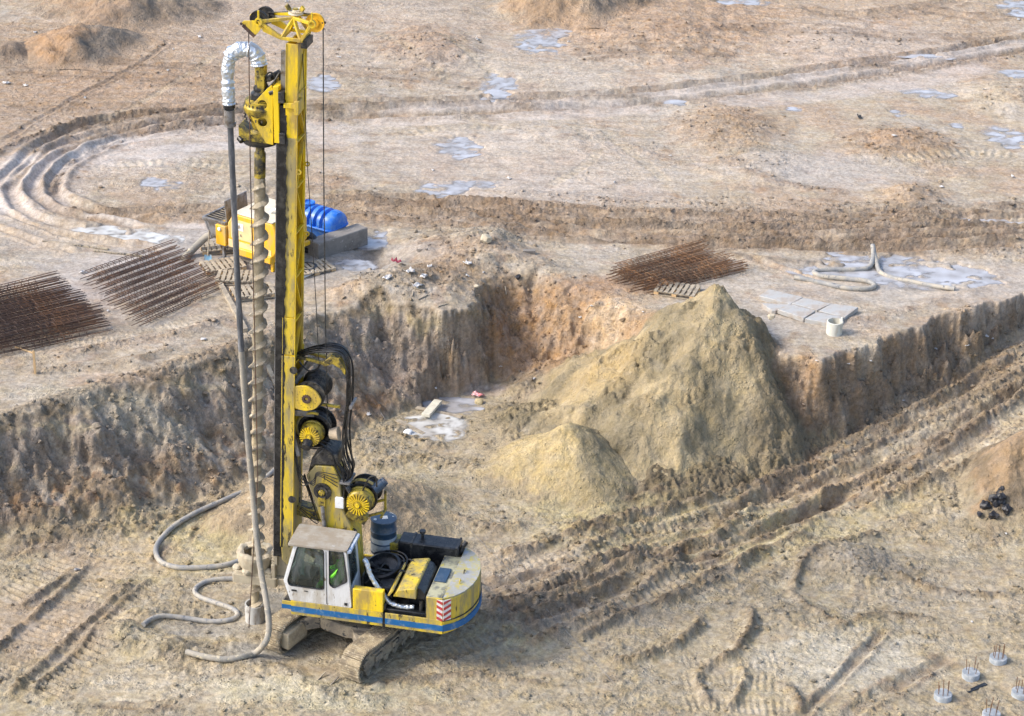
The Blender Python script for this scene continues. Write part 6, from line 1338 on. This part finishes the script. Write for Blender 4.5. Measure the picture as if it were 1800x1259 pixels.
pf = MB(); pf.b2(-.30, .42, -.528, -.52, .72, 1.26); pf.b2(-.4, 1.02, -.527, -.52, .44, .66); pfo = pf.build('front_panel', ptc, bod)
wp = MB(); wp.b2(-.14, .12, -.535, -.529, .98, 1.18); pw = wp.build('inspection_window', m_plastic, pfo); wq = MB(); wq.b2(-.15, -.10, -.538, -.53, .97, 1.19); wq.prism([(-.04, 1.02), (.04, 1.06), (.0, 1.14), (-.06, 1.10)], -.538, -.5355); wq.prism([(.0, .82), (.06, .82), (.03, .90)], -.538, -.529); wq.build('emblem', m_side, pfo)
lp_ = MB(); lp_.b2(-.2, 1.05, -.60, -.35, .30, .50); lp_.build('pump_sill', m_yelo, bod, bevel=.02)
hp_ = MB(); hp_.panel([(-1.30, -.50), (-.52, -.50), (-.52, .50), (-1.30, .50)], [[(-1.24, -.44), (-.58, -.44), (-.58, .44), (-1.24, .44)]], .98, 1.06, 'z'); hp_.prism([(-1.27, 1.0), (-1.0, .55), (-.75, .55), (-.55, 1.0)], -.47, -.44); hp_.prism([(-1.27, 1.0), (-1.0, .55), (-.75, .55), (-.55, 1.0)], .44, .47); hp_.bar((-1.25, -.46, 1.02), (-1.02, -.46, .5), .05); hp_.b2(-1.02, -.73, -.47, .47, .52, .58); hp_.add([(-1.27, -.46, 1.0), (-1.27, .46, 1.0), (-1.0, .46, .55), (-1.0, -.46, .55)], [(0, 1, 2, 3)])
hop = hp_.build('hopper', m_grey, pm, bevel=.005)
hl = MB(); hl.bar((-.55, .05, 1.05), (-.60, .05, 1.62), .9, .03, up=(1, 0, 0)); hl.bar((-.52, .5, 1.05), (-1.2, .5, 1.12), .03, .3); hl.build('hopper_guard', m_grey, hop)
gr = MB(); [gr.bar((-1.24, -.42+.12*k, 1.04), (-.58, -.42+.12*k, 1.04), .015) for k in range(8)]; gr.b2(-1.2, -.6, -.43, .43, .80, .84); gr.build('hopper_grille', m_side, hop)
ob = MB(); ob.b2(-.80, -.46, -.56, -.20, .42, .98); ob.build('control_box', m_yelo, pm, bevel=.02); lm = MB(); lm.lathe([(0, .03), (.05, .02), (.055, -.02)], (-.66, -.57, .88), (0, -1, 0), 14); lm.build('lamp', m_plastic, pm)
for x, y in ((-.62, -.45), (-.62, .45), (1.0, -.45)):
    l_ = MB(); l_.bar((x, y, .6), (x, y, .02), .07); l_.b2(x-.12, x+.12, y-.12, y+.12, 0, .03); l_.build('support_leg', m_grey if x < 0 else m_yelo, pm)
for y in (-.15, 1.15):
    wl = MB(); wl.lathe([(.14, -.09), (.27, -.10), (.30, -.06), (.30, .06), (.27, .10), (.14, .09)], (.95, y, .30), (0, 1, 0), 30); wo_ = wl.build('wheel', m_blk, pm)
    w2_ = MB(); w2_.lathe([(.0, -.07), (.05, -.07), (.06, -.03), (.14, -.06), (.15, 0), (0, 0)], (.95, y, .30), (0, 1, 0), 24); [w2_.bar((.95+.03*math.cos(a), y-.07, .3+.03*math.sin(a)), (.95+.13*math.cos(a), y-.07, .3+.13*math.sin(a)), .025) for a in np.linspace(0, 5.65, 10)]; w2_.build('rim', m_grey, wo_)
tb = MB(); tb.bar((1.15, -.2, .5), (1.15, .9, .45), .1); tb.build('drawbar', m_yelo, pm)
pg = MB(); pg.tube(smooth_line([np.array(p) for p in ((-.9, -.2, .6), (-1.25, -.35, .45), (-1.4, -.6, .25), (-1.45, -.95, .08), (-1.4, -1.2, .03))], 6), .10, 14); pg.build('outlet_pipe', m_rubm, pm)
ex_ = MB(); ex_.tube(smooth_line([np.array(p) for p in ((.6, .0, 1.45), (.75, 0, 1.58), (1.0, 0, 1.55), (1.15, 0, 1.46))], 6), .04, 10); ex_.build('air_pipe', m_plastic, pm)
# shovel
q = hit(366, 461); sv_ = empty('shovel', (q[0], q[1], q[2])); tag(sv_, 'shovel with a light blue blade leaning on the pump hopper', 'shovel')
MB().tube([(0, 0, .2), (.04, .18, .95)], .02, 8).build('shaft', m_wood, sv_); m_ = MB(); m_.add([(-.10, 0, .24), (.10, 0, .24), (.11, -.03, .08), (.0, -.04, -.02), (-.11, -.03, .08), (0, .03, .2)], [(0, 5, 4), (5, 1, 2), (5, 2, 3), (5, 3, 4)]); m_.build('blade', mat('light_blue_paint', (.25, .50, .68), .5, dirt=(.5, .5, .48), amt=.3, scale=12), sv_)
log('short white pipe on the mud right of the mast foot, near the tyre', (533, 489), (560, 478), .055, .1, m_plastic, 'white_pipe', 'pipe', rnd=True)
q = hit(540, 476); m_ = MB(); m_.lathe([(.20, 0), (.30, -.03), (.34, .04), (.30, .12), (.22, .12), (.20, 0)], n=28); o = m_.build('old_tyre', m_blk); o.location = (q[0], q[1], q[2]+.03); tag(o, 'black tyre lying on the mud just right of the mast', 'tyre')
# ================================================================ stones, rubble and litter
def rock(px, py, s_, mm, label, nm='stone', cat='stone', grp=None, seed=0, flat=.7, z=0, rz=0):
    q = hit(px, py); bm = bmesh.new(); bmesh.ops.create_icosphere(bm, subdivisions=3, radius=1); rs_ = np.random.RandomState(seed+5)
    for _ in range(9):
        n_ = Vector(rs_.normal(size=3)).normalized(); d_2 = rs_.uniform(.55, .85)
        for v in bm.verts:
            k = v.co.dot(n_)-d_2
            if k > 0: v.co -= n_*k
    for v in bm.verts: v.co = Vector((v.co.x*s_[0], v.co.y*s_[1], v.co.z*s_[2]))*(1+.06*float(pn(v.co.x*3+seed, v.co.y*3+v.co.z*2)))
    me = bpy.data.meshes.new(nm); bm.to_mesh(me); bm.free(); me.materials.append(mm); o = bpy.data.objects.new(nm, me); COLL.objects.link(o); o.location = (q[0], q[1], q[2]+s_[2]*.45+z); o.rotation_euler = (0, 0, rz); tag(o, label, cat, grp); return o
rock(853, 424, (.20, .16, .16), m_stone, 'pale square stone on top of the rubble mound', seed=1); q = hit(930, 445); m_ = MB(); m_.box((0, 0, .04), (.38, .16, .12)); o = m_.build('kerb_brick', m_concd, bevel=.01); o.location = q; tag(o, 'flat grey brick on the ground behind the rubble mound', 'brick')
rock(842, 711, (.17, .14, .12), mat('ochre_stone', (.46, .38, .22), .8), 'round ochre stone at the edge of the pit puddle', seed=2); rock(718, 764, (.15, .13, .11), m_plastic, 'crumpled white bucket or sack at the left of the pit puddle', 'crumpled_sack', 'sack', seed=3)
rock(838, 506, (.09, .06, .06), m_stone, 'small pale stone halfway down the rubble slope', seed=4); rock(910, 490, (.12, .1, .1), m_char, 'black clod on the bank above the orange wall', 'clod', 'clod', seed=6); rock(157, 672, (.12, .09, .07), m_side, 'dark clod on the left bank near the rim', 'clod', 'clod', seed=7)
rock(136, 1003, (.09, .07, .05), m_grey, 'small grey stone on the track marks at the left', seed=8); rock(1180, 625, (.07, .05, .05), m_side, 'dark lump near the left peak of the tall heap', 'clod', 'clod', seed=9)
for k, (px, py, sz, lb) in enumerate([(1752, 898, (.24, .20, .24), 'largest charred black lump at the foot of the right clay heap'), (1730, 904, (.16, .17, .17), 'charred lump left of the largest one'), (1768, 908, (.15, .16, .15), 'charred lump right of the largest one'), (1745, 918, (.17, .13, .12), 'charred lump in front of the largest one'), (1757, 880, (.13, .12, .17), 'pointed charred lump behind the largest one'), (1720, 916, (.09, .08, .07), 'small charred lump at the left end of the cluster')]):
    rock(px, py, sz, m_char, lb, 'charred_lump', 'lump', 'charred lumps by the right clay heap', seed=30+k, z=.13, rz=k*1.3)
    lo_k = COLL.objects[-1]; d = lo_k.modifiers.new('lump', 'DISPLACE'); d.texture = tex_; d.strength = .22; d.texture_coords = 'GLOBAL'
rock(1352, 612, (.12, .1, .1), m_stone, 'yellowish stone on the right shoulder of the tall sand heap', seed=12, z=.9)
q = hit(845, 702)
m_litter = mat('dirty_white_scrap', (.62, .62, .62), .7, dirt=(.4, .36, .32), amt=.45, scale=9)
# crumpled litter: thin sheets with folds
def litter(px, py, s_, mm, label, seed=0, asp=.5, z=.01, grp='scraps of white litter on the mud'):
    q = hit(px, py); rs_ = np.random.RandomState(seed); n = 5; V = []; F = []
    for i in range(n):
        for j in range(n): V.append(((i/(n-1)-.5)*s_+rs_.normal()*s_*.06, (j/(n-1)-.5)*s_*asp+rs_.normal()*s_*.05, abs(rs_.normal())*s_*.16+.012))
    for i in range(n-1):
        for j in range(n-1): a = i*n+j; F.append((a, a+1, a+n+1, a+n))
    m_ = MB(); m_.add(V, F); o = m_.build('litter_scrap', mm); o.location = (q[0], q[1], q[2]+z); o.rotation_euler = (0, 0, rs_.uniform(0, 3)); s2 = o.modifiers.new('th', 'SOLIDIFY'); s2.thickness = .006; tag(o, label, 'litter', grp)
LT = [(12, 148, .55, 'left edge of the far ground'), (45, 152, .4, 'far ground right of the left edge scrap'), (150, 174, .4, 'far ground left of the rig'), (350, 66, .45, 'track top left of the mast head'), (62, 58, .3, 'edge of the orange-brown heap'), (183, 76, .3, 'shaded right flank of the orange-brown heap'),
      (150, 82, .25, 'foot of the orange-brown heap'), (212, 52, .25, 'saddle between the two far left heaps'), (308, 30, .25, 'right end of the long brown heap'), (295, 125, .22, 'haul track left of the hose bend'), (305, 88, .22, 'mud left of the foil bend'), (505, 4, .4, 'top edge above the mast head'),
      (985, 40, .55, 'foot of the brown heap at the top'), (1000, 75, .3, 'right of the upper puddle'), (838, 70, .4, 'low mound right of the mast head'), (596, 102, .3, 'right of the top wire rope'), (760, 300, .3, 'mud above the middle puddle'), (895, 315, .3, 'mud right of the middle puddle'), (1080, 322, .3, 'mud in the middle of the plateau'),
      (1580, 34, .2, 'far ground near the top right'), (1572, 240, .35, 'small brown mound on the right'), (1655, 330, .35, 'mud right of the small brown mounds'), (1730, 158, .3, 'far right puddle'), (1790, 36, .4, 'top right corner'), (1780, 312, .35, 'right edge of the plateau'), (1548, 158, .2, 'mud above the right puddle'), (1178, 275, .2, 'middle of the plateau below the haul road'),
      (1130, 550, .14, 'orange wall near its rim'), (1172, 592, .12, 'left shoulder of the tall heap'), (1040, 540, .2, 'orange wall below the rim'), (1020, 560, .18, 'bright patch of the orange wall'), (938, 668, .25, 'foot of the orange wall'), (880, 650, .2, 'foot of the wall right of the crack'), (765, 688, .3, 'puddle edge below the grey wall'), (648, 730, .3, 'slope of the grey wall right of the rig'),
      (680, 490, .3, 'rubble slope, left part'), (720, 480, .35, 'rubble slope below the hollow'), (745, 488, .3, 'rubble slope, middle'), (733, 505, .35, 'lower rubble slope'), (822, 465, .3, 'rubble mound, right of the middle'), (822, 487, .25, 'rubble mound below the upper scrap'), (850, 480, .12, 'rubble mound, far right'), (755, 470, .2, 'rubble mound, top middle'), (358, 598, .3, 'bank left of the hanging hose'), (145, 480, .4, 'mud between the two left rebar batches'), (190, 548, .2, 'mud gap between the rebar batches'),
      (1733, 592, .4, 'right slope above the ramp'), (1745, 600, .25, 'right slope just below the long scrap'), (1700, 612, .3, 'right slope, lower'), (1645, 615, .2, 'promontory face'), (1530, 637, .2, 'promontory face near its rim'), (1490, 645, .2, 'dark corner of the promontory'), (1435, 637, .15, 'orange strip of the promontory'), (1588, 706, .18, 'ramp edge below the promontory'), (1788, 788, .22, 'upper face of the orange clay heap'), (1792, 802, .2, 'orange clay heap below its upper scrap'), (1775, 838, .18, 'middle of the orange clay heap'), (1790, 912, .3, 'right of the charred lump'), (1706, 880, .25, 'orange mud left of the charred lump'), (1768, 940, .15, 'mud below the charred lump'), (1708, 1095, .12, 'mud above the pile heads')]
for k, (px, py, s_, w) in enumerate(LT): litter(px, py, s_*(.75 if (640 < px < 880 and 440 < py < 520) else .5), m_litter, f'crumpled white scrap lying on the {w}', seed=k, asp=random.choice((.3, .5, .8)))
litter(840, 698, .34, m_pinkp, 'red and white torn bag floating at the pit puddle', 200, .5, .03, None); litter(697, 462, .3, mat('maroon_rag', (.25, .03, .06), .7), 'maroon rag on the rubble beside the hollow', 201, .5, .01, None); litter(1468, 239, .01, m_plastic, 'x', 1) if False else None
litter(1510, 208, .35, m_char, 'black rag on the far ground right of the middle', 202, .3, .01, None)
# thin roots and sticks on the rubble
rs = random.Random(21)
for k, (a, b_) in enumerate([((728, 508), (742, 512)), ((735, 528), (752, 520)), ((770, 540), (785, 536)), ((726, 514), (725, 522)), ((888, 505), (890, 520)), ((1030, 550), (1036, 540)), ((1770, 815), (1758, 838))]):
    log(['pale stick on the upper rubble slope', 'pale bent stick lower on the rubble slope', 'pale stick near the corner of the pit', 'short pale stick on the rubble slope', 'thin root on the bank above the orange wall', 'thin root hanging on the orange wall', 'dark stick on the orange clay heap'][k], a, b_, .018, .04, m_wood if k < 6 else m_side, 'stick', 'stick', rnd=True)
# cord across the pit
q = [hit(*p) for p in ((608, 598), (640, 680), (680, 745), (720, 815))]; P = smooth_line([np.array((a[0], a[1], a[2]+.04)) for a in q], 6); m_ = MB(); o0 = Vector(P[0]); m_.tube([Vector(p)-o0 for p in P], .0045, 5); o = m_.build('cord', m_grey); o.location = o0; tag(o, 'thin pale cord running down the grey pit wall right of the rig', 'cord')
q = [hit(*p) for p in ((780, 885), (850, 960), (900, 1010), (960, 1075), (1020, 1140), (1080, 1205))]; P = smooth_line([np.array((a[0], a[1], a[2]+.05)) for a in q], 6); m_ = MB(); o0 = Vector(P[0]); m_.tube([Vector(p)-o0 for p in P], .0045, 5); o = m_.build('cord', m_grey); o.location = o0; tag(o, 'thin pale cord lying over the ruts right of the rig', 'cord')
# scattered clods
def clods(n, seed):
    rs_ = np.random.RandomState(seed); m_ = MB(); base = []
    bm = bmesh.new(); bmesh.ops.create_icosphere(bm, subdivisions=1, radius=1); bv = [v.co.copy() for v in bm.verts]; bf = [tuple(v.index for v in f.verts) for f in bm.faces]; bm.free()
    bv = np.array([tuple(v) for v in bv]); xs_ = rs_.uniform(-20, 20, n*6); ys_ = rs_.uniform(-4, 40, n*6)
    iz = np.searchsorted(XS, xs_)-1; jz = np.searchsorted(YS, ys_)-1; keep = rs_.rand(n*6) < (CLOD[jz, iz]*2.0+.10*(1-T[jz, iz])+.015+.45*(np.sin(np.pi*T[jz, iz]) > .1))*.5*(WET[jz, iz] < .3)
    xs_, ys_ = xs_[keep][:n], ys_[keep][:n]; zz = ground_z(xs_, ys_); Vv = []; Ff = []; off_ = 0; cols = []
    ii = np.searchsorted(XS, xs_)-1; jj_ = np.searchsorted(YS, ys_)-1
    for x, y, z, i_, j_ in zip(xs_, ys_, zz, ii, jj_):
        s_ = .018+.05*rs_.rand()**3; P = bv*(1+.5*rs_.normal(size=(len(bv), 1))*.5)*np.array([s_*rs_.uniform(.8, 1.6), s_*rs_.uniform(.8, 1.4), s_*.8])+np.array([x, y, z+s_*.3]); Vv.append(P); Ff += [tuple(k+off_ for k in f) for f in bf]; off_ += len(bv); c_ = COL[j_, i_]*rs_.uniform(.72, 1.05); cols.append(np.tile(np.append(c_, 0), (len(bv), 1)))
    me = bpy.data.meshes.new('clods'); me.from_pydata(np.vstack(Vv).tolist(), [], Ff); a = me.color_attributes.new('Col', 'FLOAT_COLOR', 'POINT'); a.data.foreach_set('color', np.vstack(cols).astype(np.float32).ravel()); me.materials.append(M_soil)
    o = bpy.data.objects.new('loose_clods', me); COLL.objects.link(o); tag(o, 'loose clods of earth strewn over the ruts and pit walls', 'earth clods', kind='stuff')
clods(24000, 3)
